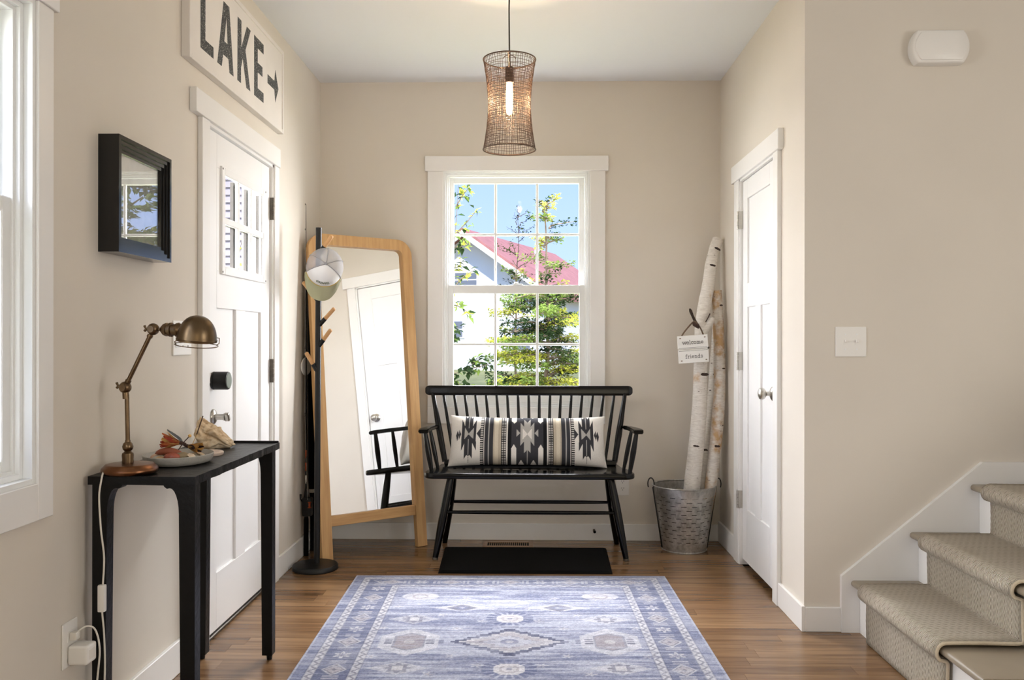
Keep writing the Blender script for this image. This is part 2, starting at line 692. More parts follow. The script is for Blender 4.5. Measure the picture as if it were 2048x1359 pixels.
for nm, xa, xb, z0, z1 in (('lower_sash', XL - .068, XL - .030, .85, 1.55), ('upper_sash', XL - .11, XL - .074, 1.51, 2.03)):
    bm = B()
    box(bm, xa, xb, 2.10, 2.142, z0, z1, bev=.003)
    box(bm, xa, xb, WY0 + .03, WY0 + .072, z0, z1, bev=.003)
    box(bm, xa, xb, WY0 + .072, 2.10, z1 - .04, z1, bev=.003)
    box(bm, xa, xb, WY0 + .072, 2.10, z0, z0 + .045, bev=.003)
    s = part(nm, bm, MAT['vinyl'], w2)
    part('pane', bx((xa + xb) / 2 - .002, (xa + xb) / 2 + .002, WY0 + .072, 2.10, z0 + .045, z1 - .04), MAT['glass'], s)

# ------------------------------------------------------------------ door_1 (entry door, left wall)
d1 = thing('door_1', None, None, (XL, 3.77, 0), kind='structure')
bm = B()
box(bm, XL, XL + .02, 3.268, DY0, 0, 2.045, bev=.002)
box(bm, XL, XL + .02, DY1, 4.27, 0, 2.045, bev=.002)
part('casing', bm, MAT['trim'], d1)
part('head_casing', bx(XL, XL + .027, 3.19, 4.268, 2.045, 2.136, bev=.002), MAT['trim'], d1)
bm = B()
box(bm, XL - WT, XL + .012, DY0 - .001, DY0 + .012, 0, DZ)
box(bm, XL - WT, XL + .012, DY1 - .012, DY1 + .001, 0, DZ)
box(bm, XL - WT, XL + .012, DY0, DY1, DZ - .012, DZ + .001)
part('door_jamb', bm, MAT['trim'], d1)
SX = XL - .002      # slab face
sy0, sy1, sz0, sz1 = DY0 + .015, DY1 - .014, 0.02, DZ - .016
ly0, ly1, lz0, lz1 = 3.53, 4.075, 1.475, 1.892     # lite opening
bm = B()
p1, p2 = (3.475, 3.705), (3.825, 4.05)
pz0, pz1 = .25, 1.322
xb = SX - .044
box(bm, xb, SX, sy0, p1[0], sz0, sz1, bev=.0015)
box(bm, xb, SX, p2[1], sy1, sz0, sz1, bev=.0015)
box(bm, xb, SX, p1[0], p2[1], sz0, pz0, bev=.0015)
box(bm, xb, SX, p1[0], p2[1], pz1, lz0 - .0, bev=.0015)
box(bm, xb, SX, p1[0], ly0, lz0, lz1)
box(bm, xb, SX, ly1 - .0, p2[1] + .03, lz0, lz1)
box(bm, xb, SX, p1[0], p2[1], lz1, sz1, bev=.0015)
box(bm, xb, SX, p1[1], p2[0], pz0, pz1, bev=.0015)
slab = part('door_slab', bm, MAT['door'], d1)
for a, b in (p1, p2):
    part('door_panel', bx(xb + .008, SX - .011, a - .004, b + .004, pz0 - .004, pz1 + .004), MAT['door'], slab)
# lite frame, bars, panes, exterior grille
bm = B()
fx0, fx1 = SX - .002, SX + .010
fy0, fy1, fz0, fz1 = 3.512, 4.092, 1.462, 1.905
gy0, gy1, gz0, gz1 = 3.548, 4.058, 1.498, 1.872
box(bm, fx0, fx1, fy0, gy0, fz0, fz1, bev=.002)
box(bm, fx0, fx1, gy1, fy1, fz0, fz1, bev=.002)
box(bm, fx0, fx1, gy0, gy1, fz0, gz0, bev=.002)
box(bm, fx0, fx1, gy0, gy1, gz1, fz1, bev=.002)
lite = part('lite_frame', bm, MAT['door'], slab)
for i in (1, 2):
    y = gy0 + (gy1 - gy0) * i / 3
    part('glazing_bar', bx(SX - .006, SX + .008, y - .013, y + .013, gz0, gz1, bev=.003), MAT['door'], slab)
zmid = (gz0 + gz1) / 2
part('glazing_bar', bx(SX - .006, SX + .0085, gy0, gy1, zmid - .014, zmid + .014, bev=.003), MAT['door'], slab)
MAT['ext_dark'] = M('dark_bronze_exterior', (74, 68, 62), 0.6)
for i in range(4):
    y = gy0 - .004 + (gy1 - gy0 + .008) * i / 3
    part('exterior_bar', bx(SX - .026, SX - .012, y - .014, y + .014, gz0, gz1), MAT['ext_dark'], slab)
part('exterior_bar', bx(SX - .026, SX - .012, gy0, gy1, zmid - .012, zmid + .012), MAT['ext_dark'], slab)
for i in range(3):
    for j in range(2):
        a, b = gy0 + (gy1 - gy0) * i / 3, gy0 + (gy1 - gy0) * (i + 1) / 3
        c, d = gz0 + (gz1 - gz0) * j / 2, gz0 + (gz1 - gz0) * (j + 1) / 2
        part('pane', bx(SX - .011, SX - .008, a, b, c, d), MAT['glass'], slab)
for yy, zz in ((fy0 + .006, fz0 + .01), (fy0 + .006, fz1 - .01), (fy1 - .006, fz0 + .01), (fy1 - .006, fz1 - .01)):
    part('screw', cyl(B(), (fx1 - .001, yy, zz), (fx1 + .0015, yy, zz), .004, seg=8), MAT['steel_dark'], lite)
for z0, z1 in ((1.777, 1.885), (.986, 1.1), (.198, .308)):
    bm = B()
    box(bm, XL - .004, XL + .017, DY1 - .0135, DY1 - .010, z0, z1)
    h = part('hinge', bm, MAT['steel_dark'], d1)
    bm = B()
    n = 5
    for k in range(n):
        cyl(bm, (XL + .016, DY1 - .016, z0 + (z1 - z0) * k / n + .001), (XL + .016, DY1 - .016, z0 + (z1 - z0) * (k + 1) / n - .001), .0062, seg=10)
    part('hinge_knuckle', bm, MAT['steel_dark'], h, smooth='auto')
# threshold and sweep
part('threshold', bx(XL - WT, XL + .004, DY0 + .012, DY1 - .012, 0, .014, bev=.003), MAT['steel_dark'], d1)
# smart lock
dm = place((SX, 3.432, 1.030), (1, 0, 0))
bm = lathe(B(), [(0.0, 0), (.034, 0), (.036, .004), (.036, .008), (.034, .010), (.036, .012), (.036, .060), (.0345, .0645), (.030, .066), (0, .066)], dm, 36)
lk = part('smart_lock', bm, MAT['black_satin'], d1, smooth='auto')
part('lock_face', lathe(B(), [(0, .066), (.0305, .066), (.0295, .0672), (0, .0674)], dm, 36), MAT['lock_face'], lk, smooth='auto')
part('lock_plate', bx(SX - .001, SX + .003, 3.395, 3.408, 1.022, 1.062), MAT['plastic'], lk)
# lever knob
km = place((SX, 3.432, .885), (1, 0, 0))
bm = lathe(B(), [(0, 0), (.031, 0), (.031, .004), (.026, .010), (.016, .013), (0, .013)], km, 30)
rose = part('knob_rose', bm, MAT['nickel'], d1, smooth='auto')
part('knob_shank', lathe(B(), [(.012, .01), (.0125, .045), (.015, .046), (.015, .05), (.0, .05)], km, 24), MAT['nickel'], rose, smooth='auto')
bm = B()
box(bm, SX + .049, SX + .068, 3.424, 3.44, .868, .902, bev=.004, seg=2)
bmesh.ops.rotate(bm, cent=(SX + .058, 3.432, .885), matrix=Matrix.Rotation(math.radians(28), 3, 'X'), verts=bm.verts)
part('thumb_turn', bm, MAT['nickel'], rose)

# ------------------------------------------------------------------ door_2 (closet door, right wall)
d2 = thing('door_2', None, None, (XR, 4.3, 0), kind='structure')
bm = B()
box(bm, XR - .02, XR, 3.915, CY0, 0, CZ, bev=.002)
box(bm, XR - .02, XR, CY1, 4.747, 0, CZ, bev=.002)
part('casing', bm, MAT['trim'], d2)
part('head_casing', bx(XR - .027, XR, 3.88, 4.785, CZ, 2.141, bev=.002), MAT['trim'], d2)
bm = B()
box(bm, XR - .012, XR + WT, CY0 - .001, CY0 + .01, 0, CZ)
box(bm, XR - .012, XR + WT, CY1 - .01, CY1 + .001, 0, CZ)
box(bm, XR - .012, XR + WT, CY0, CY1, CZ - .01, CZ + .001)
part('door_jamb', bm, MAT['trim'], d2)
SX2 = XR + .003
a0, a1, b0, b1 = CY0 + .013, CY1 - .013, .032, CZ - .013
pn = [(4.118, 4.548, 1.492, 1.935), (4.118, 4.292, .308, 1.368), (4.395, 4.548, .308, 1.368)]
pn[1] = (4.118, 4.285, .308, 1.368)
pn[2] = (4.383, 4.548, .308, 1.368)
bm = B()
xb2 = SX2 + .035
box(bm, SX2, xb2, a0, 4.118, b0, b1, bev=.0015)
box(bm, SX2, xb2, 4.548, a1, b0, b1, bev=.0015)
box(bm, SX2, xb2, 4.118, 4.548, b0, .308, bev=.0015)
box(bm, SX2, xb2, 4.118, 4.548, 1.368, 1.492, bev=.0015)
box(bm, SX2, xb2, 4.118, 4.548, 1.935, b1, bev=.0015)
box(bm, SX2, xb2, 4.285, 4.383, .308, 1.368, bev=.0015)
slab2 = part('door_slab', bm, MAT['door'], d2)
for a, b, c, d in pn:
    part('door_panel', bx(SX2 + .010, xb2 - .008, a - .004, b + .004, c - .004, d + .004), MAT['door'], slab2)
for z0, z1 in ((1.788, 1.882), (1.035, 1.131), (.3, .393)):
    bm = B()
    box(bm, XR - .018, XR + .002, CY1 - .0115, CY1 - .0085, z0, z1)
    box(bm, XR - .0215, XR - .0195, CY1 - .002, CY1 + .02, z0, z1)
    h = part('hinge', bm, MAT['nickel'], d2)
    bm = B()
    for k in range(5):
        cyl(bm, (XR - .0225, CY1 - .006, z0 + (z1 - z0) * k / 5 + .001), (XR - .0225, CY1 - .006, z0 + (z1 - z0) * (k + 1) / 5 - .001), .0062, seg=10)
    part('hinge_knuckle', bm, MAT['nickel'], h, smooth='auto')
km = place((SX2, 4.062, .945), (-1, 0, 0))
ro = part('knob_rose', lathe(B(), [(0, 0), (.033, 0), (.033, .003), (.024, .010), (.014, .013), (0, .013)], km, 30), MAT['nickel'], d2, smooth='auto')
part('door_knob', lathe(B(), [(.010, .012), (.0105, .03), (.016, .034), (.025, .042), (.028, .052), (.025, .062), (.015, .067), (0, .068)], km, 30), MAT['nickel'], ro, smooth='auto')

# ------------------------------------------------------------------ staircase
st = thing('staircase', 'white staircase with taupe painted treads climbing along the right wall', 'staircase', (1.345, 3.08, 0))
nose = [1.306, 1.543, 1.788, 2.03, 2.27, 2.51]
ht = [.214, .413, .609, .805, 1.0, 1.196]
SY0, SY1 = 2.56, YS - .021
for i in range(6):
    zb = 0 if i == 0 else ht[i - 1]
    xr = nose[i] + .036
    xn = nose[i + 1] + .036 if i < 5 else 2.85
    part('riser', bx(xr, xr + .018, SY0 + .02, SY1, zb if i == 0 else zb - .0, ht[i] - .026), MAT['trim'], st)
    bm = B()
    poly = [(xn + .01, ht[i]), (xn + .01, ht[i] - .026)]
    for k in range(9):
        a = -PI / 2 - PI * k / 8
        poly.append((nose[i] + .013 + .013 * math.cos(a), ht[i] - .013 + .013 * math.sin(a)))
    xz_prism(bm, poly, SY0 - .02, SY1)
    part('tread', bm, MAT['grey_tread'], st, smooth='auto')
    part('side_panel', bx(xr + .0, xn + .0, SY0, SY0 + .02, 0, ht[i] - .026), MAT['trim'], st)
# skirt board on wall
sk = [(1.268, 0), (1.268, .23), (1.838, .698), (2.9, .698 + .0), (2.9, 0)]
sk = [(1.268, 0), (1.268, .23), (1.838, .698), (2.05, .698), (3.0, 1.47), (3.0, 0)]
bm = B()
xz_prism(bm, sk, YS - .02, YS)
struct('trim_1', bm, MAT['trim'])


def carpet_mat():
    t = NT('herringbone_wool_runner')
    uv = t.n('ShaderNodeUVMap')
    sep = t.n('ShaderNodeSeparateXYZ')
    t.t.links.new(uv.outputs[0], sep.inputs[0])
    u, v = sep.outputs[0], sep.outputs[1]
    cw = 0.0215
    tri = t.math('PINGPONG', u, cw)
    ph = t.math('ADD', t.math('MULTIPLY', tri, 3.4), v)
    wob = t.noise(t.coord('UV', (60, 60, 1)), 1.0, 2)
    ph = t.math('ADD', ph, t.math('MULTIPLY', wob, 0.004))
    w = t.math('SINE', t.math('MULTIPLY', ph, 2 * PI / 0.024))
    edge = t.math('PINGPONG', u, cw)
    e2 = t.math('MULTIPLY', t.math('MINIMUM', edge, t.math('SUBTRACT', cw, edge)), 1 / .004)
    e2 = t.math('MINIMUM', e2, 1.0)
    n = t.noise(t.coord('UV', (400, 400, 1)), 1.0, 3)
    h = t.math('ADD', t.math('MULTIPLY_ADD', w, .35, .5), t.math('MULTIPLY', n, .45))
    h = t.math('MULTIPLY', h, t.math('MULTIPLY_ADD', e2, .3, .7))
    col = t.ramp(h, [(0.10, L4((124, 107, 86))), (0.45, L4((202, 186, 162))), (0.85, L4((246, 237, 222)))])
    return t.done(t.bsdf(col, 0.95, 0, t.bump(h, 1.0, 0.012), **{'Specular IOR Level': 0.1}))


MAT['carpet'] = carpet_mat()
# runner profile (outer surface), draped over the steps
th = .012
prof = [(nose[0] + .036 - th, 0.004)]
for i in range(6):
    xr = nose[i] + .036
    xn = (nose[i + 1] + .036) if i < 5 else 2.6
    zt = ht[i]
    prof += [(xr - th, zt - .048), (xr - th - .006, zt - .036)]
    for k in range(9):
        a = -PI * .75 - PI * .75 * k / 8
        prof.append((nose[i] + .013 + (.013 + th) * math.cos(a), zt - .013 + (.013 + th) * math.sin(a)))
    prof += [(nose[i] + .05, zt + th), (nose[i] + .1, zt + th)]
    if i < 5:
        prof += [(xn - th - .02, zt + th + .001), (xn - th - .005, zt + th + .004), (xn - th, zt + th + .016)]
    else:
        prof.append((xn, zt + th))
# resample
dense = []
for (a, b) in zip(prof, prof[1:]):
    d = math.hypot(b[0] - a[0], b[1] - a[1])
    k = max(1, int(d / .02))
    for q in range(k):
        dense.append((a[0] + (b[0] - a[0]) * q / k, a[1] + (b[1] - a[1]) * q / k))
dense.append(prof[-1])
ry0, ry1 = 2.782, 3.438
ny = 12
verts, faces, uvs = [], [], []
S = 0
for i, (x, z) in enumerate(dense):
    if i:
        S += math.hypot(x - dense[i - 1][0], z - dense[i - 1][1])
    for j in range(ny + 1):
        f = j / ny
        y = ry0 + (ry1 - ry0) * f + 0.003 * math.sin(S * 23 + j)
        dip = 0.0 if 0 < j < ny else 0.004
        verts.append((x, y, z))
        uvs.append((y, S))
for i in range(len(dense) - 1):
    for j in range(ny):
        a = i * (ny + 1) + j
        faces.append((a, a + 1, a + ny + 2, a + ny + 1))
run = solo('stair_runner', (verts, faces), MAT['carpet'], 'beige herringbone wool carpet runner laid over the stair treads', 'carpet', (1.3, 3.1, 0), smooth=True)
uvl = run.data.uv_layers.new(name='UVMap')
for lp in run.data.loops:
    uvl.data[lp.index].uv = uvs[lp.vertex_index]
sol = run.modifiers.new('thickness', 'SOLIDIFY')
sol.thickness = th
sol.offset = -1.0
run.data.materials.append(M('beige_carpet_binding', (206, 192, 168), .95, bump=.3, bscale=300))
sol.material_offset_rim = 1

# ================================================================== RUG (pattern woven into vertex colours)
def vnoise(shape, nx, ny, seed):
    """smooth random field with nx by ny cells"""
    r = np.random.RandomState(seed)
    g = r.rand(ny + 2, nx + 2)
    y = np.linspace(0, ny, shape[0])
    x = np.linspace(0, nx, shape[1])
    yi, xi = np.floor(y).astype(int), np.floor(x).astype(int)
    fy, fx = y - yi, x - xi
    fy, fx = fy * fy * (3 - 2 * fy), fx * fx * (3 - 2 * fx)
    a = g[np.ix_(yi, xi)]
    b = g[np.ix_(yi, xi + 1)]
    c = g[np.ix_(yi + 1, xi)]
    d = g[np.ix_(yi + 1, xi + 1)]
    fx = fx[None, :]
    fy = fy[:, None]
    return (a * (1 - fx) + b * fx) * (1 - fy) + (c * (1 - fx) + d * fx) * fy


def pip(poly, X, Y):
    inside = np.zeros(X.shape, bool)
    n = len(poly)
    j = n - 1
    for i in range(n):
        xi, yi = poly[i]
        xj, yj = poly[j]
        if yi != yj:
            c = ((yi > Y) != (yj > Y)) & (X < (xj - xi) * (Y - yi) / (yj - yi) + xi)
            inside ^= c
        j = i
    return inside


def grid_obj(name, P, col, mat, faces_extra=None):
    """P: (ny,nx,3) points, col: (ny,nx,3) linear colours"""
    ny, nx = P.shape[:2]
    idx = np.arange(ny * nx).reshape(ny, nx)
    q = np.stack([idx[:-1, :-1], idx[:-1, 1:], idx[1:, 1:], idx[1:, :-1]], -1).reshape(-1, 4)
    me = bpy.data.meshes.new(name)
    me.vertices.add(ny * nx)
    me.vertices.foreach_set('co', P.reshape(-1).astype(np.float32))
    nf = len(q)
    me.loops.add(nf * 4)
    me.loops.foreach_set('vertex_index', q.reshape(-1).astype(np.int32))
    me.polygons.add(nf)
    me.polygons.foreach_set('loop_start', np.arange(0, nf * 4, 4, dtype=np.int32))
    me.polygons.foreach_set('use_smooth', np.ones(nf, bool))
    me.update()
    at = me.color_attributes.new('pattern', 'FLOAT_COLOR', 'POINT')
    c4 = np.ones((ny * nx, 4), np.float32)
    c4[:, :3] = col.reshape(-1, 3)
    at.data.foreach_set('color', c4.reshape(-1))
    me.materials.append(mat)
    me.validate()
    return me


RW, RL = 0.779, 0.958
nx, ny = 470, 440
u = np.linspace(-RW, RW, nx)
v = np.linspace(-RL, RL, ny)
U, V = np.meshgrid(u, v)
AU, AV = np.abs(U), np.abs(V)
sh_ = U.shape
NAVY, BLUE, MID, PALE, CREAM, TAUPE = [np.array(lin(c)) for c in
    ((42, 48, 80), (84, 91, 124), (118, 124, 150), (174, 177, 191), (202, 200, 203), (150, 143, 148))]


def lerp(a, b, t):
    return a + (b - a) * t[..., None]


streak = 0.28 * vnoise(sh_, 3, 34, 1) + 0.34 * vnoise(sh_, 7, 110, 2) + 0.38 * vnoise(sh_, 16, 215, 3)
fine = vnoise(sh_, 230, 220, 4)
mott = vnoise(sh_, 40, 60, 5)
tone = np.clip((streak - .34) / .30, 0, 1)
col = lerp(np.broadcast_to(BLUE, sh_ + (3,)), PALE, np.clip(.24 + tone * .58 + .30 * (fine - .3), 0, 1))


def paint(mask, c, k=0.85):
    w = mask * k * (0.72 + 0.4 * mott * fine)
    w = np.clip(w, 0, 1)
    col[:] = col * (1 - w[..., None]) + np.asarray(c) * w[..., None]


ex, ey = RW - AU, (RL - AV) * 1.22
e = np.minimum(ex, ey)
along = np.where(ex < ey, V, U)
side = e < .25
# main border ground
bd = (e > .088) & (e < .208)
paint(bd, BLUE * .8, .55)
paint((e < .052), MID, .45)
paint((e < .012), PALE, .9)
for g0, g1 in ((.052, .086), (.208, .242)):
    m = (e > g0) & (e < g1)
    paint(m, CREAM, .78)
    ph = (along / .047) % 1.0
    zig = np.abs(ph - .5) * 2
    pos = (e - g0) / (g1 - g0)
    paint(m & (np.abs(pos - (.2 + .6 * zig)) < .16), NAVY, .62)
    paint((np.abs(e - g0) < .003) | (np.abs(e - g1) < .003), NAVY, .35)
# border motifs
per = .145
k = np.round(along / per)
da = along - k * per
db = e - .148
odd = (k.astype(int) % 2) != 0
dm_ = np.abs(da) / .058 + np.abs(db) / .048
paint(bd & ~odd & (dm_ < 1), CREAM, .7)
paint(bd & ~odd & (dm_ < .72), TAUPE, .6)
paint(bd & ~odd & (np.abs(dm_ - .75) < .07), NAVY, .6)
paint(bd & ~odd & (dm_ < .22), NAVY, .5)
rr = np.hypot(da, db)
th_ = np.arctan2(db, da)
fl = rr / (.026 + .010 * np.cos(6 * th_))
paint(bd & odd & (fl < 1), CREAM, .75)
paint(bd & odd & (fl < .5), BLUE, .6)
paint(bd & (np.abs(np.abs(da) - .062) < .006) & (np.abs(db) < .03), CREAM, .5)
field = e > .242


def dia(cx, cy, a, b):
    return np.abs(U - cx) / a + np.abs(V - cy) / b


def step(d, n):
    return np.ceil(d * n) / n


# central medallion, stepped diamond
d = np.abs(np.round(U / .016) * .016) / .235 + np.abs(np.round(V / .016) * .016) / .155
paint(d < 1.22, PALE, .5)
paint((d < 1.02), NAVY, .85)
paint(d < .82, CREAM, .8)
paint((d < .70), TAUPE, .55)
paint(d < .46, PALE, .85)
paint(np.abs(d - .46) < .04, NAVY, .3)
rr = np.hypot(U, V * 1.1)
paint(rr < .036, BLUE, .7)
paint(rr < .016, CREAM, .6)
for s in (-1, 1):
    paint((np.abs(V - s * .175) < .01) & (AU < .035), NAVY, .5)
    paint((np.abs(U - s * .27) < .012) & (AV < .02), NAVY, .5)
    # octagon rosettes
    for cy in (.283 * s, .80 * s * 0.0 + .283 * s):
        du, dv = np.abs(U), np.abs(V - cy)
        oc = np.maximum(np.maximum(du / .058, dv / .052), (du + dv) / .082)
        paint((oc < 1.7) & (np.abs(np.sin(np.arctan2(V - cy, U) * 9)) > .55), BLUE, .5)
        paint(oc < 1, CREAM, .85)
        paint(np.abs(oc - .55) < .1, TAUPE, .6)
        paint(oc < .2, BLUE, .6)
    for sx in (-1, 1):
        # hexagonal medallions
        if s == 1:
            cx = .395 * sx
            du, dv = np.abs(U - cx), AV
            hx = np.maximum(du / .062, (dv + du * .55) / .10)
            h2 = np.maximum(du / .115, (dv + du * .75) / .155)
            paint(h2 < 1, CREAM, .62)
            paint((du > .066) & (du < .098) & (dv < .032) & (np.sin(V * 260) > -.4), NAVY, .75)
            paint(hx < 1, NAVY, .55)
            paint(hx < .88, TAUPE, .9)
            paint(np.hypot(du, dv) < .022, CREAM, .5)
        # flower diamonds
        cx, cy = .405 * sx, .275 * s
        dd = dia(cx, cy, .115, .062)
        paint(dd < 1, CREAM, .55)
        r2 = np.hypot(U - cx, V - cy)
        t2 = np.arctan2(V - cy, U - cx)
        fl = r2 / (.042 + .008 * np.cos(8 * t2))
        paint(fl < 1, NAVY, .55)
        paint(np.maximum(np.abs(U - cx), np.abs(V - cy)) < .021, CREAM, .85)
        # ovals near the ends
        cx, cy = .415 * sx, .60 * s
        ov = np.hypot((U - cx) / .085, (V - cy) / .055)
        paint(ov < 1, CREAM, .72)
        paint(np.abs(np.hypot((U - cx) / .04, (V - cy) / .04) - .8) < .14, TAUPE, .8)
        # blue diamonds
        cx, cy = .212 * sx, .43 * s
        dd = dia(cx, cy, .14, .05)
        paint(dd < 1, CREAM, .72)
        d2 = dia(cx, cy, .07, .048)
        paint(d2 < 1, NAVY, .72)
        paint(d2 < .55, MID, .8)
        paint(d2 < .2, CREAM, .6)
        # small sprigs
        for (px_, py_) in ((.22, .155), (.2, .57), (.08, .42), (.29, .33), (.12, .25), (.52, .16), (.5, .45)):
            q = np.hypot(U - px_ * sx, (V - py_ * s) * 1.2)
            tq = np.arctan2(V - py_ * s, U - px_ * sx)
            paint(q < .016 + .010 * np.cos(5 * tq), CREAM, .6)
            paint(q < .006, TAUPE, .6)
    dd = dia(0, .50 * s, .11, .05)
    paint(dd < 1, CREAM, .55)
    paint(dd < .45, MID, .5)
    dd = dia(0, .66 * s, .09, .04)
    paint(dd < 1, PALE, .6)
# distressing: horizontal wear lines
wear = np.clip((vnoise(sh_, 9, 170, 8) - .62) * 3.2, 0, 1)
col = col * (1 - .45 * wear[..., None]) + PALE * .45 * wear[..., None]
dk = np.clip((vnoise(sh_, 7, 150, 9) - .66) * 3.0, 0, 1)
col = col * (1 - .4 * dk[..., None]) + (BLUE * .8) * .4 * dk[..., None]
rs_ = np.random.RandomState(77)
col = col * (1 + .34 * (rs_.rand(*sh_) - .5) + .22 * (vnoise(sh_, 120, 210, 31) - .5))[..., None]
P = np.zeros(sh_ + (3,))
P[..., 0], P[..., 1] = U, V
P[..., 2] = .007 + .0008 * (vnoise(sh_, 20, 20, 11) - .5)
rim = (e < .006)
P[..., 2][(RW - AU < .002) | (RL - AV < .002)] = 0.001
MAT['rug'] = vcol_mat('rug_weave', 0.95, (330, 330, 330), 0.25)
me = grid_obj('area_rug', P, col, MAT['rug'])
rug = bpy.data.objects.new('area_rug', me)
COL.objects.link(rug)
rug.location = (-0.086, 3.404, 0.0)
rug.rotation_euler = (0, 0, math.radians(1.15))
rug['label'] = 'faded blue and cream oriental patterned area rug on the wood floor'
rug['category'] = 'rug'

# ================================================================== BENCH
bn = thing('bench', 'black spindle-back wooden bench with arms under the window', 'bench', (-.012, 4.85, 0))
K = MAT['black_gloss']
# seat: rounded, wider in front
pts = []
fw, bw = .572, .515
y0, y1 = 4.655, 5.03
cxm = -.013
poly = []
r_ = .06
for (sx_, ) in ((1,),):
    pass
outl = [(-bw, y1), (-bw - .01, 4.92), (-fw + .005, 4.80), (-fw, 4.72)]
for k in range(7):
    a = PI + (PI / 2) * k / 6
    outl.append((-fw + r_ + r_ * math.cos(a), y0 + r_ + r_ * math.sin(a)))
outl += [(-.3, y0 - .004), (0, y0 - .006)]
right = [(-x, y) for x, y in outl[:-1]][::-1]
poly = [(cxm + x, y) for x, y in outl + right]
bm = xy_prism(B(), poly, .443, .474)
es = [e_ for e_ in bm.edges if abs(e_.verts[0].co.z - e_.verts[1].co.z) < 1e-6]
bmesh.ops.bevel(bm, geom=es, offset=.009, segments=3, affect='EDGES', profile=.5)
part('seat', bm, K, bn, smooth='auto')
part('rear_seat_rail', bx(-.505, .488, 4.975, 5.025, .474, .503, bev=.006, seg=2), K, bn)
# top rail
bm = B()
secs = []
svals = [-1, -.997, -.990, -.980, -.968, -.955] + [-.93 + 1.86 * i / 20 for i in range(21)] + [.955, .968, .980, .990, .997, 1]
for s in svals:
    x = -.018 + .607 * s
    yb = 5.072 - .018 * (1 - s * s)
    q_ = max(0, (abs(s) - .955) / .045)
    k_ = math.sqrt(max(0.02, 1 - q_ * q_))
    hgt, dep = .0285 * (.35 + .65 * k_), .011 * (.3 + .7 * k_)
    zc = .8985
    ring = []
    for k in range(20):
        a = 2 * PI * k / 20 + PI / 20
        ca, sa = math.cos(a), math.sin(a)
        px_ = math.copysign(abs(ca) ** .45, ca) * dep
        pz_ = math.copysign(abs(sa) ** .55, sa) * hgt
        ring.append(bm.verts.new((x, yb + px_ + pz_ * .10, zc + pz_)))
    secs.append(ring)
for a, b in zip(secs, secs[1:]):
    for k in range(20):
        bm.faces.new((a[k], a[(k + 1) % 20], b[(k + 1) % 20], b[k]))
bm.faces.new(secs[0])
bm.faces.new(secs[-1][::-1])
part('top_rail', bm, K, bn, smooth='auto')


def turned(p0, p1, rs, seg=12):
    p0, p1 = Vector(p0), Vector(p1)
    n = len(rs)
    return tube(B(), [p0.lerp(p1, i / (n - 1)) for i in range(n)], rs, seg)


for i in range(19):
    s = -1 + 2 * i / 18
    top = (-.018 + .563 * s, 5.068 - .016 * (1 - s * s), .884)
    bot = (-.012 + .490 * s, 5.0, .49)
    if i in (0, 18):
        part('back_post', turned(bot, top, [.016, .0175, .019, .017, .0135, .0115]), K, bn, smooth='auto')
    else:
        part('spindle', turned(bot, top, [.0078, .0095, .0102, .0095, .0085, .0075]), K, bn, smooth='auto')
for s in (-1, 1):
    xo = -.006
    # arm
    pa = [(s * .545, 5.03, .690), (s * .562, 4.95, .693), (s * .580, 4.86, .694), (s * .590, 4.78, .694), (s * .590, 4.735, .692)]
    wd = [.014, .018, .024, .031, .026]
    bm = B()
    tops, bots = [], []
    for (x, y, z), w in zip(pa, wd):
        tops.append((bm.verts.new((xo + x - w, y, z + .010)), bm.verts.new((xo + x + w, y, z + .010))))
        bots.append((bm.verts.new((xo + x - w, y, z - .012)), bm.verts.new((xo + x + w, y, z - .012))))
    for k in range(4):
        bm.faces.new((tops[k][0], tops[k][1], tops[k + 1][1], tops[k + 1][0]))
        bm.faces.new((bots[k][0], bots[k + 1][0], bots[k + 1][1], bots[k][1]))
        for q in (0, 1):
            bm.faces.new((tops[k][q], tops[k + 1][q], bots[k + 1][q], bots[k][q]))
    bm.faces.new((tops[0][0], bots[0][0], bots[0][1], tops[0][1]))
    bm.faces.new((tops[4][0], tops[4][1], bots[4][1], bots[4][0]))
    bmesh.ops.bevel(bm, geom=list(bm.edges), offset=.005, segments=2, affect='EDGES')
    part('arm', bm, K, bn, smooth='auto')
    part('arm_post', turned((xo + s * .545, 4.755, .47), (xo + s * .582, 4.765, .686), [.0105, .014, .016, .014, .011]), K, bn, smooth='auto')
    part('arm_post', turned((xo + s * .522, 4.86, .47), (xo + s * .566, 4.87, .686), [.009, .012, .013, .012, .009]), K, bn, smooth='auto')
    # legs
    part('leg', turned((xo + s * .519, 4.692, 0.0), (xo + s * .438, 4.765, .45), [.0145, .019, .0225, .0235, .022, .018], 14), K, bn, smooth='auto')
    part('leg', turned((xo + s * .505, 5.085, 0.0), (xo + s * .438, 4.965, .45), [.0145, .019, .0225, .0235, .022, .018], 14), K, bn, smooth='auto')
    part('side_stretcher', turned((xo + s * .476, 4.73, .235), (xo + s * .470, 5.02, .245), [.009, .012, .012, .009]), K, bn, smooth='auto')
    part('foot_pad', cyl(B(), (xo + s * .5185, 4.6925, 0.0), (xo + s * .517, 4.694, .012), .0155, .016), MAT['steel_dark'], bn)
part('stretcher', turned((-.478, 4.728, .252), (.466, 4.728, .252), [.0085, .0105, .011, .011, .0105, .0085]), K, bn, smooth='auto')
part('stretcher', turned((-.472, 5.018, .256), (.460, 5.018, .256), [.0085, .0105, .011, .011, .0105, .0085]), K, bn, smooth='auto')

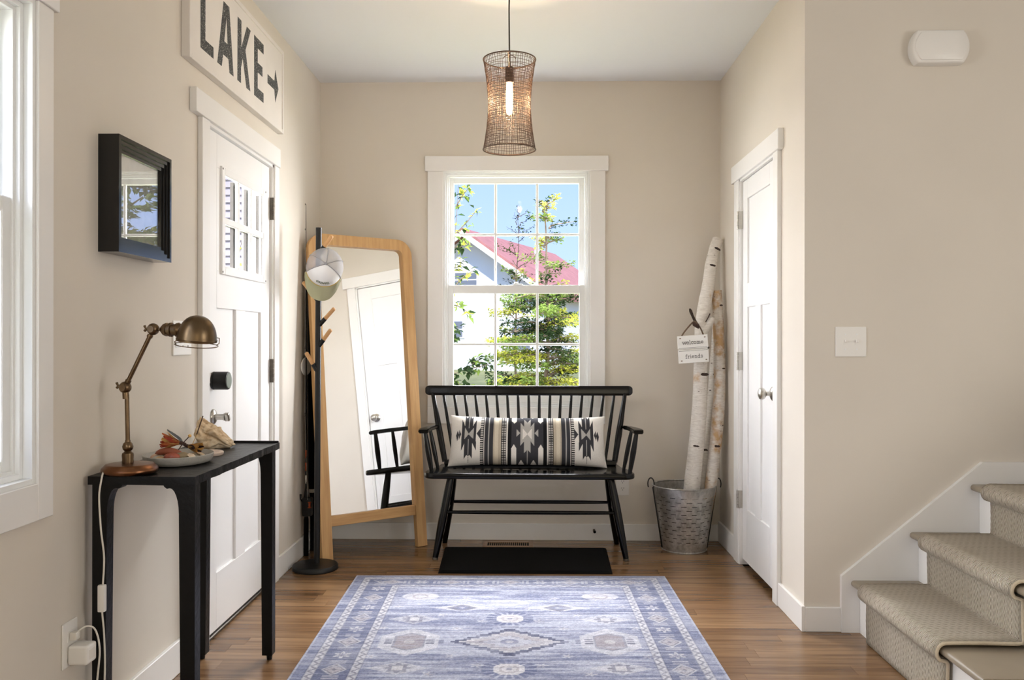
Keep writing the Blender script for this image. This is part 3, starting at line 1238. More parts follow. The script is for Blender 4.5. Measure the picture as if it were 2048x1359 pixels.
# ================================================================== CUSHION
nx, ny = 440, 150
s = np.linspace(-1, 1, nx)
t = np.linspace(-1, 1, ny)
S_, T_ = np.meshgrid(s, t)
X_ = 1020 + S_ * 905         # pattern space of the woven design
Y_ = 440 - T_ * 262
CRM = np.array(lin((240, 236, 229)))
DRK = np.array(lin((66, 66, 70)))
BLK = np.array(lin((34, 34, 36)))
LGR = np.array(lin((186, 184, 178)))
TAN = np.array(lin((196, 184, 164)))
IVO = np.array(lin((222, 212, 192)))
pc = np.zeros(S_.shape + (3,))
pc[:] = CRM


def pp(mask, c):
    pc[mask] = c


AX = np.abs(X_ - 1020)
Q = np.where(X_ > 1020, X_ - 1020, 1020 - X_)
pp((AX < 220), DRK)
pp((AX > 182) & (AX < 222), BLK)
pp((AX >= 222) & (AX < 238), CRM)
lad = (AX >= 238) & (AX < 296)
pp(lad, BLK)
pp(lad & (np.floor(Y_ / 9) % 2 == 0) & (np.abs(AX - 267) < 22) & (np.abs(AX - 267) > 4), CRM * .8)
pp((AX >= 296) & (AX < 330), TAN)
pp((AX >= 330) & (AX < 372), IVO)
pp((AX >= 372) & (AX < 388), TAN)
pp((AX >= 388) & (AX < 432), DRK)
pp((AX >= 432) & (AX < 446), LGR)
pp((AX >= 446) & (AX < 486), DRK)
pp((AX >= 486) & (AX < 494), CRM)
lad = (AX >= 494) & (AX < 536)
pp(lad, BLK)
pp(lad & (np.floor(Y_ / 11) % 2 == 0) & (AX > 505), CRM * .85)
# white notches in the dark block
for q in (pip([(124, 160), (180, 160), (180, 245), (150, 275), (124, 250)], Q, Y_),
          pip([(124, 720), (180, 720), (180, 530), (152, 490), (124, 530)], Q, Y_),
          pip([(20, 725), (70, 650), (120, 725)], Q, Y_), pip([(20, 158), (60, 200), (110, 158)], Q, Y_)):
    pp(q, CRM)
pp(pip([(940 - 1020, 262), (982 - 1020, 312), (982 - 1020, 222), (0, 262), (36, 222), (36, 312), (78, 262), (78, 505),
        (38, 460), (38, 578), (0, 545), (-36, 578), (-36, 460), (-78, 505)], X_ - 1020, Y_), LGR)
pp(pip([(-52, 330), (0, 385), (48, 330), (48, 440), (0, 390), (-52, 440)], X_ - 1020, Y_), CRM)
pp(pip([(124, 335), (80, 378), (124, 415)], Q, Y_), LGR)
pp((AX < 4) & (Y_ > 540), LGR)
# side stars
QS = Q - 672
for poly_, c_ in (
        ([(-85, 235), (-45, 310), (-45, 180), (-28, 215), (-10, 175), (10, 175), (28, 215), (48, 178), (48, 310), (85, 235), (85, 555), (48, 480),
          (48, 640), (20, 600), (0, 610), (-20, 600), (-45, 640), (-45, 480), (-90, 555)], DRK),
        ([(-58, 325), (0, 385), (48, 325), (48, 440), (0, 392), (-58, 440)], LGR),
        ([(-92, 385), (-140, 325), (-140, 440)], DRK),
        ([(92, 390), (118, 345), (118, 445)], DRK), ([(118, 395), (140, 350), (160, 400), (140, 460)], DRK)):
    pp(pip(poly_, QS, Y_), c_)
pp((np.abs(QS) < 4) & (Y_ > 180) & (Y_ < 330), LGR)
pp((np.abs(QS) < 4) & (Y_ > 440) & (Y_ < 600), LGR)
pp((np.abs(QS) < 6) & (Y_ > 600) & (Y_ < 690) & (np.floor(Y_ / 8) % 2 == 0), DRK)
# shape
w0, h0 = .448, .147
pin = 1 - .055 * (1 - np.abs(T_) ** 2) * 0
edge_s = 1 - .035 * (1 - T_ ** 2) * (np.abs(S_) ** 6)
edge_t = 1 - .10 * (1 - np.abs(S_) ** 3) * (np.abs(T_) ** 3)
PX = S_ * w0 * edge_s * (1 - .02 * (T_ > 0) * T_)
PZ = T_ * h0 * edge_t
thick = .068 * np.clip(1 - np.abs(S_) ** 5, 0, 1) ** .55 * np.clip(1 - np.abs(T_) ** 3.2, 0, 1) ** .55
wr = (vnoise(S_.shape, 14, 5, 21) - .5) * .008 * (1 - np.abs(S_) ** 8) * (1 - T_ ** 8)
Pf = np.stack([PX, -(thick + wr * (thick > .01)), PZ], -1)
MAT['cushion'] = vcol_mat('cushion_weave', 0.95, (420, 420, 420), 0.35)
mef = grid_obj('cushion_front', Pf, pc, MAT['cushion'])
cu = thing('cushion', 'long lumbar cushion with black and cream geometric woven pattern on bench', 'cushion', (-.025, 4.862, .479), (math.radians(-16), math.radians(.3), 0), local=True)
MAT['cushion_back'] = M('cushion_cream_back', (222, 215, 203), 0.95, bump=.2, bscale=300)
o = bpy.data.objects.new('cushion_front', mef)
COL.objects.link(o)
o.parent = cu
o.location = (0, 0, .147)
Pb = np.stack([PX, thick * .9, PZ], -1)[::4, ::4][:, ::-1]
Pb[0], Pb[-1] = Pb[0], Pb[-1]
meb = grid_obj('cushion_back', np.stack([PX[::2, ::2], (thick * .55)[::2, ::2], PZ[::2, ::2]], -1)[:, ::-1], np.ones((len(PX[::2]), len(PX[0, ::2]), 3)) * .7, MAT['cushion_back'])
o = bpy.data.objects.new('cushion_back', meb)
COL.objects.link(o)
o.parent = cu
o.location = (0, 0, .147)

# ================================================================== FLOOR MAT, REGISTER, OUTLETS
bm = B()
for (z0, z1, ins0, ins1) in ((0, .006, 0, .004), (.006, .013, .004, .022)):
    v0 = [(-.478, 4.412), (.414, 4.424), (.428, 4.957), (-.497, 4.953)]
    c = Vector((-.033, 4.69))

    def off(p, d):
        q = Vector(p)
        return (q.x - math.copysign(d, q.x - c.x), q.y - math.copysign(d, q.y - c.y))
    a = [off(p, ins0) for p in v0]
    b = [off(p, ins1) for p in v0]
    va = [bm.verts.new((x, y, z0)) for x, y in a]
    vb = [bm.verts.new((x, y, z1)) for x, y in b]
    for k in range(4):
        bm.faces.new((va[k], va[(k + 1) % 4], vb[(k + 1) % 4], vb[k]))
    if z0 == 0:
        bm.faces.new(va[::-1])
    else:
        bm.faces.new(vb)
solo('door_mat', bm, MAT['black_rubber'], 'flat black rubber floor mat in front of the bench', 'mat', (-.03, 4.69, 0))

rg = thing('floor_register', 'slotted wooden floor vent between black mat and baseboard', 'vent', (-.135, 5.05, 0))
bm = B()
rx0, rx1, ry0_, ry1_ = -.285, .012, 4.975, 5.115
box(bm, rx0, rx0 + .028, ry0_, ry1_, 0, .006, bev=.002)
box(bm, rx1 - .028, rx1, ry0_, ry1_, 0, .006, bev=.002)
box(bm, rx0 + .028, rx1 - .028, ry0_, ry0_ + .028, 0, .006, bev=.002)
box(bm, rx0 + .028, rx1 - .028, ry1_ - .028, ry1_, 0, .006, bev=.002)
MAT['register'] = oak('register_oak', (150, 118, 90), (176, 142, 110), (3, 30, 30), .4)
part('register_frame', bm, MAT['register'], rg)
part('register_well', bx(rx0 + .028, rx1 - .028, ry0_ + .028, ry1_ - .028, 0, .001), MAT['slot_dark'], rg)
for k in range(19):
    x = rx0 + .028 + (rx1 - rx0 - .056) * (k + 1) / 20
    part('register_slat', bx(x - .0018, x + .0018, ry0_ + .028, ry1_ - .028, .001, .0055), MAT['register'], rg)


def duplex(root, mk, n=2):
    """two receptacle faces with slots; mk(a,b,z0,z1,h0,h1) makes a box in plate space"""
    for k, zc in enumerate((.021, -.021)):
        f = part('receptacle', mk(-.016, .016, zc - .0145, zc + .0145, .004, .0062), MAT['plastic'], root)
        for sx in (-.006, .006):
            part('socket_slot', mk(sx - .001, sx + .001, zc - .001, zc + .007, .0062, .0066), MAT['slot_dark'], f)
        part('socket_slot', mk(-.0022, .0022, zc - .010, zc - .006, .0062, .0066), MAT['slot_dark'], f)


# left wall outlet
oy, oz = 2.3535, .358
ol = thing('wall_outlet', 'white power outlet low on left wall with adapter plugged in', 'outlet', (XL, oy, oz))
part('cover_plate', bx(XL, XL + .005, oy - .0385, oy + .0385, oz - .062, oz + .062, bev=.002), MAT['plastic'], ol)
duplex(ol, lambda a, b, c, d, h0, h1: bx(XL + h0, XL + h1, oy + a, oy + b, oz + c, oz + d))
# far wall outlet behind bench
o2x, o2z = .543, .33
ol2 = thing('wall_outlet', 'white power outlet on far wall partly hidden by bench leg', 'outlet', (o2x, YF, o2z))
part('cover_plate', bx(o2x - .0385, o2x + .0385, YF - .005, YF, o2z - .062, o2z + .062, bev=.002), MAT['plastic'], ol2)
duplex(ol2, lambda a, b, c, d, h0, h1: bx(o2x + a, o2x + b, YF - h1, YF - h0, o2z + c, o2z + d))
# adapter cube
ad = thing('power_adapter', 'cream rounded cube power adapter plugged into left outlet', 'adapter', (XL + .006, oy + .006, oz - .03))
part('adapter_body', bx(XL + .0066, XL + .062, oy - .02, oy + .034, oz - .055, oz - .002, bev=.008, seg=3), MAT['plastic'], ad, smooth='auto')
part('adapter_seam', bx(XL + .0615, XL + .0625, oy - .008, oy + .022, oz - .042, oz - .015, bev=.0004), MAT['cord'], ad)
# door stop on far baseboard
ds = thing('door_stop', 'small spring door stop on far baseboard behind bench', 'door stop', (.372, YF - .015, .062))
bm = B()
pts = [(.372 + .006 * math.cos(k * .9), YF - .016 - .0011 * k, .064 + .006 * math.sin(k * .9)) for k in range(44)]
part('spring', tube(B(), pts, .0013, 6), MAT['steel_dark'], ds, smooth=True)
part('rubber_tip', cyl(B(), (.372, YF - .064, .064), (.372, YF - .074, .064), .008), MAT['black_rubber'], ds)

# ================================================================== WALL PLATES
sw = thing('light_switch', 'white double toggle switch plate on the tan stair wall', 'light switch', (1.31, YS, 1.1885))
part('cover_plate', bx(1.247, 1.373, YS - .006, YS, 1.127, 1.25, bev=.003, seg=2), MAT['plastic'], sw)
for x in (1.287, 1.333):
    part('toggle_collar', bx(x - .006, x + .006, YS - .0072, YS - .006, 1.176, 1.201), MAT['plastic'], sw)
    tg = bx(x - .004, x + .004, YS - .019, YS - .006, 1.186, 1.196, bev=.0015)
    part('toggle', tg, MAT['plastic'], sw)
    for z in (1.219, 1.158):
        part('screw', cyl(B(), (x, YS - .0058, z), (x, YS - .0072, z), .0032, seg=10), MAT['vinyl'], sw)
sl = thing('light_switch', 'white triple switch plate on left wall beside the entry door', 'light switch', (XL, 3.116, 1.2))
part('cover_plate', bx(XL, XL + .006, 3.035, 3.197, 1.137, 1.262, bev=.003, seg=2), MAT['plastic'], sl)
part('rocker', bx(XL + .005, XL + .009, 3.052, 3.084, 1.166, 1.233, bev=.0015), MAT['vinyl'], sl)
for y in (3.116, 3.162):
    part('toggle', bx(XL + .006, XL + .018, y - .004, y + .004, 1.196, 1.206, bev=.001), MAT['vinyl'], sl)
    for z in (1.23, 1.17):
        part('screw', cyl(B(), (XL + .0055, y, z), (XL + .0072, y, z), .0032, seg=10), MAT['steel_dark'], sl)

# door chime
ch = thing('door_chime', 'white rounded door chime box high on the stair wall', 'door chime', (1.645, YS, 2.387))
cxa, cxb, cza, czb = 1.545, 1.768, 2.318, 2.452


def chime_poly(ins, bulge=.018):
    xa, xb, za, zb = cxa + .02 + ins, cxb - .02 - ins, cza + ins, czb - ins
    pl = []
    zc, hz = (za + zb) / 2, (zb - za) / 2
    for k in range(13):
        a = -1 + 2 * k / 12
        pl.append((xb + (bulge + .006) * (1 - abs(a) ** 2.2), zc + hz * a))
    for k in range(13):
        a = 1 - 2 * k / 12
        pl.append((xa - (bulge + .006) * (1 - abs(a) ** 2.2), zc + hz * a))
    return pl


bm = B()
lay = [(0, YS), (0, YS - .040), (.003, YS - .046), (.009, YS - .049)]
rings = [[bm.verts.new((x, y, z)) for x, z in chime_poly(i)] for i, y in lay]
for a, b in zip(rings, rings[1:]):
    for k in range(26):
        bm.faces.new((a[k], a[(k + 1) % 26], b[(k + 1) % 26], b[k]))
bm.faces.new(rings[-1])
bm.faces.new(rings[0][::-1])
part('chime_cover', bm, MAT['plastic'], ch, smooth='auto')
bm = B()
lay = [(.010, YS - .047), (.011, YS - .053), (.014, YS - .055)]
rings = [[bm.verts.new((x, y, z)) for x, z in chime_poly(i)] for i, y in lay]
for a, b in zip(rings, rings[1:]):
    for k in range(26):
        bm.faces.new((a[k], a[(k + 1) % 26], b[(k + 1) % 26], b[k]))
bm.faces.new(rings[-1])
part('front_plate', bm, MAT['plastic'], ch, smooth='auto')

# ================================================================== LAKE SIGN
sg = thing('wall_sign', 'long white framed sign reading LAKE with an arrow above the entry door', 'sign', (XL, 3.71, 2.425))
MAT['sign_white'] = M('sign_white_paint', (232, 226, 219), 0.6, var=.03, vscale=6)
gy0_, gy1_, gz0_, gz1_ = 3.112, 4.305, 2.222, 2.634
bm = B()
fr = .02
box(bm, XL, XL + .032, gy0_, gy0_ + fr, gz0_, gz1_, bev=.002)
box(bm, XL, XL + .032, gy1_ - fr, gy1_, gz0_, gz1_, bev=.002)
box(bm, XL, XL + .032, gy0_ + fr, gy1_ - fr, gz0_, gz0_ + fr, bev=.002)
box(bm, XL, XL + .032, gy0_ + fr, gy1_ - fr, gz1_ - fr, gz1_, bev=.002)
part('sign_frame', bm, MAT['sign_white'], sg)
part('sign_board', bx(XL, XL + .027, gy0_ + fr, gy1_ - fr, gz0_ + fr, gz1_ - fr), MAT['sign_white'], sg)


def speckle():
    t = NT('distressed_black_print')
    v = t.coord('Position', (1, 1, 1))
    n1 = t.noise(v, 230, 3, .7)
    n2 = t.noise(v, 60, 3, .6)
    f = t.math('MULTIPLY', t.math('GREATER_THAN', n1, .61), t.math('GREATER_THAN', n2, .42))
    return t.done(t.bsdf(t.mix(f, L4((62, 64, 64)), L4((206, 202, 196))), .7))


MAT['print'] = speckle()
zb, zt = 2.292, 2.561
letters = [
    [[(3.225, zb), (3.357, zb), (3.357, zb + .044), (3.273, zb + .044), (3.273, zt), (3.225, zt)]],
    # A left limb, right limb, bar
    [[(3.399, zb), (3.447, zb), (3.464, 2.345), (3.4755, 2.402), (3.5005, 2.508), (3.5005, zt), (3.468, zt)],
     [(3.537, zb), (3.585, zb), (3.533, zt), (3.5005, zt), (3.5005, 2.508), (3.5145, 2.402), (3.5245, 2.345)],
     [(3.464, 2.345), (3.5245, 2.345), (3.5145, 2.402), (3.4755, 2.402)]],
    [[(3.632, zb), (3.678, zb), (3.678, 2.36), (3.7, 2.405), (3.748, zb), (3.8, zb), (3.735, 2.452), (3.804, zt), (3.753, zt), (3.682, 2.445), (3.682, zt), (3.635, zt)]],
    [[(3.853, zb), (3.989, zb), (3.989, zb + .044), (3.903, zb + .044), (3.903, 2.408), (3.972, 2.408), (3.972, 2.452), (3.903, 2.452),
      (3.903, zt - .044), (3.989, zt - .044), (3.989, zt), (3.853, zt)]],
    [[(4.05, 2.403), (4.158, 2.403), (4.172, 2.345), (4.224, 2.424), (4.172, 2.502), (4.158, 2.445), (4.05, 2.445)]],
]
for k, polys in enumerate(letters):
    bm = B()
    for pl in polys:
        yz_prism(bm, pl, XL + .0268, XL + .0276)
    bmesh.ops.triangulate(bm, faces=[f for f in bm.faces if len(f.verts) > 4])
    part('arrow' if k == 4 else 'letter', bm, MAT['print'], sg)

# ================================================================== FRAMED PICTURE
pf = thing('picture_frame', 'black stepped picture frame with glazed pale print on left wall', 'picture', (XL, 2.7, 1.63))
qy0, qy1, qz0, qz1 = 2.512, 2.882, 1.452, 1.798
steps = [(0, .062), (.012, .062), (.0125, .057), (.024, .057), (.0245, .052), (.036, .052), (.0365, .047), (.047, .047), (.0475, .041)]
bm = B()
loops = []
for ins, h in [(0, 0)] + steps:
    loops.append([bm.verts.new((XL + h, a, b)) for a, b in ((qy0 + ins, qz0 + ins), (qy1 - ins, qz0 + ins), (qy1 - ins, qz1 - ins), (qy0 + ins, qz1 - ins))])
for a, b in zip(loops, loops[1:]):
    for k in range(4):
        bm.faces.new((a[k], a[(k + 1) % 4], b[(k + 1) % 4], b[k]))
MAT['frame_black'] = M('black_frame_lacquer', (18, 18, 19), 0.12)
part('frame', bm, MAT['frame_black'], pf)


def print_mat():
    t = NT('pale_grey_print')
    n = t.noise(t.coord('Position', (1, 1, 1)), 40, 4, .6)
    return t.done(t.bsdf(t.ramp(n, [(.3, L4((214, 216, 210))), (.7, L4((240, 240, 235)))]), .8))


part('print', bx(XL + .001, XL + .034, qy0 + .04, qy1 - .04, qz0 + .04, qz1 - .04), print_mat(), pf)
part('glazing', bx(XL + .0395, XL + .041, qy0 + .0475, qy1 - .0475, qz0 + .0475, qz1 - .0475), MAT['picture_glass'], pf)

# ================================================================== PENDANT LAMP
PXc, PYc = -.097, 3.70
pl = thing('pendant_lamp', 'hourglass woven wire pendant lamp with glowing tube bulb', 'lamp', (PXc, PYc, 2.0))
MAT['wire'] = M('dark_bronze_wire', (90, 68, 54), 0.55, .3, var=.25, vscale=40)
zb0, zt0 = 2.008, 2.392


def pr(z):
    f = (z - zb0) / (zt0 - zb0)
    return .0905 + .0215 * (abs(2 * f - 1.0)) ** 1.7


bm = B()
nv, nh = 62, 36
rg_ = random.Random(5)
for k in range(nv):
    a0 = 2 * PI * k / nv + rg_.uniform(-.02, .02)
    w1_, w2_ = rg_.uniform(0, 6.28), rg_.uniform(.006, .022)
    pts = []
    for j in range(19):
        z = zb0 + (zt0 - zb0) * j / 18
        a = a0 + w2_ * math.sin(j * .55 + w1_)
        r = pr(z) + .0012 * math.sin(j * 3.1 + k * PI)
        pts.append((PXc + r * math.cos(a), PYc + r * math.sin(a), z))
    tube(bm, pts, .0010, 4)
for j in range(nh):
    z0 = zb0 + (zt0 - zb0) * (j + .5) / nh + rg_.uniform(-.0015, .0015)
    pts = []
    p1_, p2_ = rg_.uniform(0, 6.28), rg_.uniform(0, 6.28)
    for k in range(64):
        a = 2 * PI * k / 64
        z = z0 + .0022 * math.sin(2 * a + p1_) + .0012 * math.sin(5 * a + p2_)
        r = pr(z)
        pts.append((PXc + r * math.cos(a), PYc + r * math.sin(a), z))
    tube(bm, pts, .0010, 4, closed=True)
part('woven_shade', bm, MAT['wire'], pl, smooth=True, kind='stuff')
for z, rr_ in ((zt0, .0028), (zb0, .0030)):
    pts = [(PXc + pr(z) * math.cos(2 * PI * k / 64), PYc + pr(z) * math.sin(2 * PI * k / 64), z) for k in range(64)]
    part('rim_ring', tube(B(), pts, rr_, 8, closed=True), MAT['wire'], pl, smooth=True)
for k in range(3):
    a = 2 * PI * k / 3 + .5
    part('spoke', cyl(B(), (PXc + pr(zt0) * math.cos(a), PYc + pr(zt0) * math.sin(a), zt0), (PXc + .018 * math.cos(a), PYc + .018 * math.sin(a), 2.352), .0016, seg=6), MAT['wire'], pl)
pts = [(PXc + .026 * math.cos(PI * k / 10), PYc - .02, zt0 - .002 + .016 * math.sin(PI * k / 10)) for k in range(11)]
part('hanging_loop', tube(B(), pts, .0016, 6), MAT['wire'], pl)
part('cord', tube(B(), [(PXc, PYc, ZC - .02), (PXc - .002, PYc, 2.6), (PXc, PYc, 2.41), (PXc, PYc, 2.38)], .0032, 8), M('grey_fabric_cord', (70, 68, 64), .8), pl, smooth=True)
part('ceiling_canopy', lathe(B(), [(0, 0), (.06, 0), (.06, -.012), (.02, -.024), (0, -.025)], place((PXc, PYc, ZC)), 32), MAT['wire'], pl, smooth='auto')
prof_s = [(0, 2.385), (.006, 2.384), (.006, 2.362), (.017, 2.360)]
for k in range(6):
    z = 2.357 - k * .0105
    prof_s += [(.0185, z), (.0185, z - .008), (.0172, z - .0085), (.0172, z - .0102)]
prof_s += [(.017, 2.294), (0, 2.294)]
part('socket', lathe(B(), prof_s, place((PXc, PYc, 0)), 28), M('brown_ribbed_socket', (72, 50, 40), .5), pl, smooth='auto')
tb = NT('warm_bulb_glow')
em = tb.n('ShaderNodeEmission')
em.inputs[0].default_value = (1.0, .66, .32, 1)
em.inputs[1].default_value = 9.0
tr_ = tb.n('ShaderNodeBsdfTransparent')
ad_ = tb.n('ShaderNodeAddShader')
tb.t.links.new(em.outputs[0], ad_.inputs[0])
tb.t.links.new(tr_.outputs[0], ad_.inputs[1])
tb.done(ad_.outputs[0])
bulb = part('tube_bulb', lathe(B(), [(.010, 2.296), (.0135, 2.285), (.0145, 2.25), (.0145, 2.19), (.0135, 2.168), (.008, 2.158), (0, 2.155)], place((PXc, PYc, 0)), 20), tb.mat, pl, smooth=True)
lamp = light('pendant_bulb_light', 'POINT', (PXc, PYc, 2.225), 6.5, (1.0, .74, .46))
lamp.data.shadow_soft_size = .02

# ================================================================== CONSOLE TABLE
ct = thing('console_table', 'narrow black hammered iron console table along the left wall', 'table', (-1.105, 2.83, 0))
I = MAT['black_iron']
tx0, tx1, ty0, ty1, tz = -1.256, -.950, 2.42, 3.245, .807
bm = B()
nxx, nyy = 10, 26
gv = []
rt = random.Random(11)
top = [[None] * (nyy + 1) for _ in range(nxx + 1)]
for i in range(nxx + 1):
    for j in range(nyy + 1):
        x = tx0 + (tx1 - tx0) * i / nxx
        y = ty0 + (ty1 - ty0) * j / nyy
        edge = i in (0, nxx) or j in (0, nyy)
        if i == nxx:
            x += rt.uniform(-.0018, .0018)
        top[i][j] = bm.verts.new((x, y, tz - (.0 if edge else .0035) + rt.uniform(-.0005, .0005)))
for i in range(nxx):
    for j in range(nyy):
        bm.faces.new((top[i][j], top[i + 1][j], top[i + 1][j + 1], top[i][j + 1]))
rim_ = [top[i][0] for i in range(nxx + 1)] + [top[nxx][j] for j in range(1, nyy + 1)] + \
       [top[i][nyy] for i in range(nxx - 1, -1, -1)] + [top[0][j] for j in range(nyy - 1, 0, -1)]
low = [bm.verts.new((v.co.x, v.co.y, tz - .024 + rt.uniform(-.001, .001))) for v in rim_]
nr = len(rim_)
for k in range(nr):
    bm.faces.new((rim_[k], rim_[(k + 1) % nr], low[(k + 1) % nr], low[k]))
bm.faces.new(low[::-1])
part('table_top', bm, I, ct)
bm = B()
box(bm, tx0, tx1 - .004, ty1 - .008, ty1 + .001, tz - .002, tz + .006, bev=.002)
part('rear_lip', bm, I, ct)


def leg(xa, xb, ya, yb, sx, sy, splay):
    """tapered leg with a curved bracket under the top; sx, sy point inward"""
    bm = B()
    zt_ = tz - .022
    xo_, xi_ = (xa, xb) if sx > 0 else (xb, xa)
    pl_ = [(xo_, zt_), (xo_, .02), (xo_ + (xi_ - xo_) * .86, .02), (xi_, .70)]
    for k in range(1, 7):
        a = PI / 2 * k / 6
        pl_.append((xi_ + sx * .026 * (1 - math.cos(a)), .70 + (zt_ - .012 - .70) * math.sin(a)))
    pl_ += [(xi_ + sx * .034, zt_ - .014), (xi_ + sx * .042, zt_ - .008), (xi_ + sx * .046, zt_)]
    xz_prism(bm, pl_, ya, yb)
    for v in bm.verts:
        f = 1 - v.co.z / zt_
        v.co.y += -sy * splay * f
    bmesh.ops.triangulate(bm, faces=[f for f in bm.faces if len(f.verts) > 4])
    p_ = part('leg', bm, I, ct)
    xm = xo_ + (xi_ - xo_) * .36
    ym = (ya + yb) / 2 - sy * splay
    part('foot', cyl(B(), (xm, ym, 0), (xm, ym, .022), .010, .012, 10), I, p_)


leg(-1.247, -1.205, 2.428, 2.468, 1, 1, .0)
leg(-.999, -.953, 2.428, 2.468, -1, 1, .0)
leg(-1.247, -1.209, 3.195, 3.235, 1, -1, .0)
leg(-1.008, -.964, 3.195, 3.235, -1, -1, .0)

# ================================================================== DESK LAMP
LX, LY = -1.166, 2.485
dl = thing('desk_lamp', 'antique brass jointed desk lamp with dome shade on console table', 'lamp', (LX, LY, tz))
A = MAT['brass']
zt_ = tz - .0005
part('lamp_base', lathe(B(), [(0, 0), (.070, 0), (.076, .004), (.078, .010), (.076, .017), (.071, .021), (.069, .024), (.066, .027), (.060, .028), (0, .029)], place((LX, LY, zt_)), 48), MAT['copper'], dl, smooth='auto')
sx_ = LX - .006
part('stem_foot', lathe(B(), [(.0, .028), (.0155, .028), (.0165, .034), (.0155, .040), (.0165, .052), (.0155, .058), (.011, .061), (.009, .064), (.0135, .069), (.0155, .077), (.0125, .086), (.0075, .091), (.0072, .096)], place((sx_, LY, zt_)), 24), A, dl, smooth='auto')
part('lower_stem', cyl(B(), (sx_, LY, zt_ + .09), (sx_ - .003, LY, 1.034), .0062, .0062, 16), A, dl, smooth='auto')
j1 = Vector((-1.180, LY, 1.055))
j2 = Vector((-1.098, LY, 1.224))


def joint(c, wing):
    bm = B()
    ball(bm, c, .0175, 3)
    cyl(bm, c + Vector((0, -.02, 0)), c + Vector((0, .02, 0)), .0095, seg=14)
    jn = part('joint', bm, A, dl, smooth='auto')
    w = Vector(wing).normalized()
    bm = B()
    tube(bm, [c + w * .012, c + w * .022, c + w * .026 + Vector((0, 0, .008))], [.004, .0035, .004], 8)
    tube(bm, [c + w * .018, c + w * .026 + Vector((0, 0, -.008))], [.0035, .004], 8)
    part('wing_nut', bm, A, jn, smooth=True)


joint(j1, (-1, 0, .25))
joint(j2, (-1, 0, .1))
part('stem_collar', cyl(B(), (-1.1775, LY, 1.022), (-1.179, LY, 1.042), .0092, .0092, 14), A, dl, smooth='auto')
d_ = (j2 - j1).normalized()
part('upper_arm', cyl(B(), j1 + d_ * .012, j2 - d_ * .012, .0062, .0062, 16), A, dl, smooth='auto')
for q in (j1 + d_ * .02, j2 - d_ * .022):
    part('stem_collar', cyl(B(), q - d_ * .004, q + d_ * .004, .0085, seg=14), A, dl, smooth='auto')
# socket neck (ribbed) pointing right
nd = Vector((1, -.08, -.03)).normalized()
nm_ = place(j2 + nd * .012, nd)
part('shade_neck', lathe(B(), [(.0045, 0), (.0045, .010), (.008, .012), (.0165, .020), (.0195, .027), (.0195, .031), (.0165, .033), (.0165, .037), (.0205, .039), (.0205, .045), (.0165, .047), (.0170, .058), (.0205, .060), (.0215, .066), (.0185, .070), (.0185, .082)], nm_, 28), A, dl, smooth='auto')
# dome shade, mouth facing down and tilted
sc = Vector((-.966, LY - .012, 1.192))
sm = place(sc, Vector((.10, -.10, 1)))
dome = []
for k in range(15):
    a = PI / 2 * k / 14
    dome.append((.0555 * math.cos(a) ** .9, .072 * math.sin(a)))
dome[-1] = (0, .072)
inner = [(r * .965, z * .97) for r, z in dome][::-1]
MAT['shade_in'] = M('lamp_shade_brass', (108, 90, 68), 0.34, 1.0, var=.15, vscale=14)
sd = part('lamp_shade', lathe(B(), [(0, .0698)] + inner[1:] + [(.0565, -.002)] + dome, sm, 48), MAT['shade_in'], dl, smooth='auto')
part('shade_rim', lathe(B(), [(.0535, -.003), (.0567, -.003), (.0571, .003), (.0555, .004)], sm, 48), A, sd, smooth='auto')
# wire guard ring below mouth
ring = [sm @ Vector((.0595 * math.cos(2 * PI * k / 40), .0595 * math.sin(2 * PI * k / 40), -.014)) for k in range(40)]
part('wire_guard', tube(B(), ring, .0014, 6, closed=True), A, sd, smooth=True)
part('guard_clip', tube(B(), [sm @ Vector((-.0595, 0, -.014)), sm @ Vector((-.068, 0, -.010)), sm @ Vector((-.068, 0, .006)), sm @ Vector((-.056, 0, .008))], .0014, 6), A, sd, smooth=True)
part('guard_clip', tube(B(), [sm @ Vector((.059, 0, -.014)), sm @ Vector((.064, 0, -.004)), sm @ Vector((.056, 0, .002))], .0014, 6), A, sd, smooth=True)
part('bulb', lathe(B(), [(0, -.004), (.014, .002), (.022, .018), (.020, .034), (.012, .05), (.012, .06)], sm, 20), MAT['vinyl'], dl, smooth=True)


def smooth_path(pts, n=8):
    pts = [Vector(p) for p in pts]
    out = []
    for i in range(len(pts) - 1):
        p0, p1, p2, p3 = pts[max(0, i - 1)], pts[i], pts[i + 1], pts[min(len(pts) - 1, i + 2)]
        for k in range(n):
            t = k / n
            out.append(.5 * ((2 * p1) + (-p0 + p2) * t + (2 * p0 - 5 * p1 + 4 * p2 - p3) * t * t + (-p0 + 3 * p1 - 3 * p2 + p3) * t ** 3))
    out.append(pts[-1])
    return out


cp = smooth_path([(-1.222, 2.446, .818), (-1.214, 2.424, .8155), (-1.212, 2.411, .800), (-1.217, 2.408, .75), (-1.212, 2.408, .66), (-1.203, 2.408, .58), (-1.207, 2.408, .49),
                  (-1.209, 2.408, .44), (-1.203, 2.408, .37), (-1.200, 2.408, .28), (-1.203, 2.406, .18), (-1.212, 2.402, .12), (-1.224, 2.394, .14),
                  (-1.213, 2.392, .25), (-1.206, 2.390, .33), (-1.216, 2.385, .385), (-1.235, 2.375, .398), (-1.252, 2.358, .388), (-1.258, 2.354, .382)])
cd = part('power_cord', tube(B(), cp, .0026, 8), MAT['cord'], dl, smooth=True)
part('inline_switch', bx(-1.2185, -1.198, 2.399, 2.416, .428, .505, bev=.005, seg=2), MAT['plastic'], dl, smooth='auto')
part('plug', bx(-1.2672, -1.247, 2.3425, 2.3655, .369, .390, bev=.004, seg=2), MAT['cord'], dl, smooth='auto')

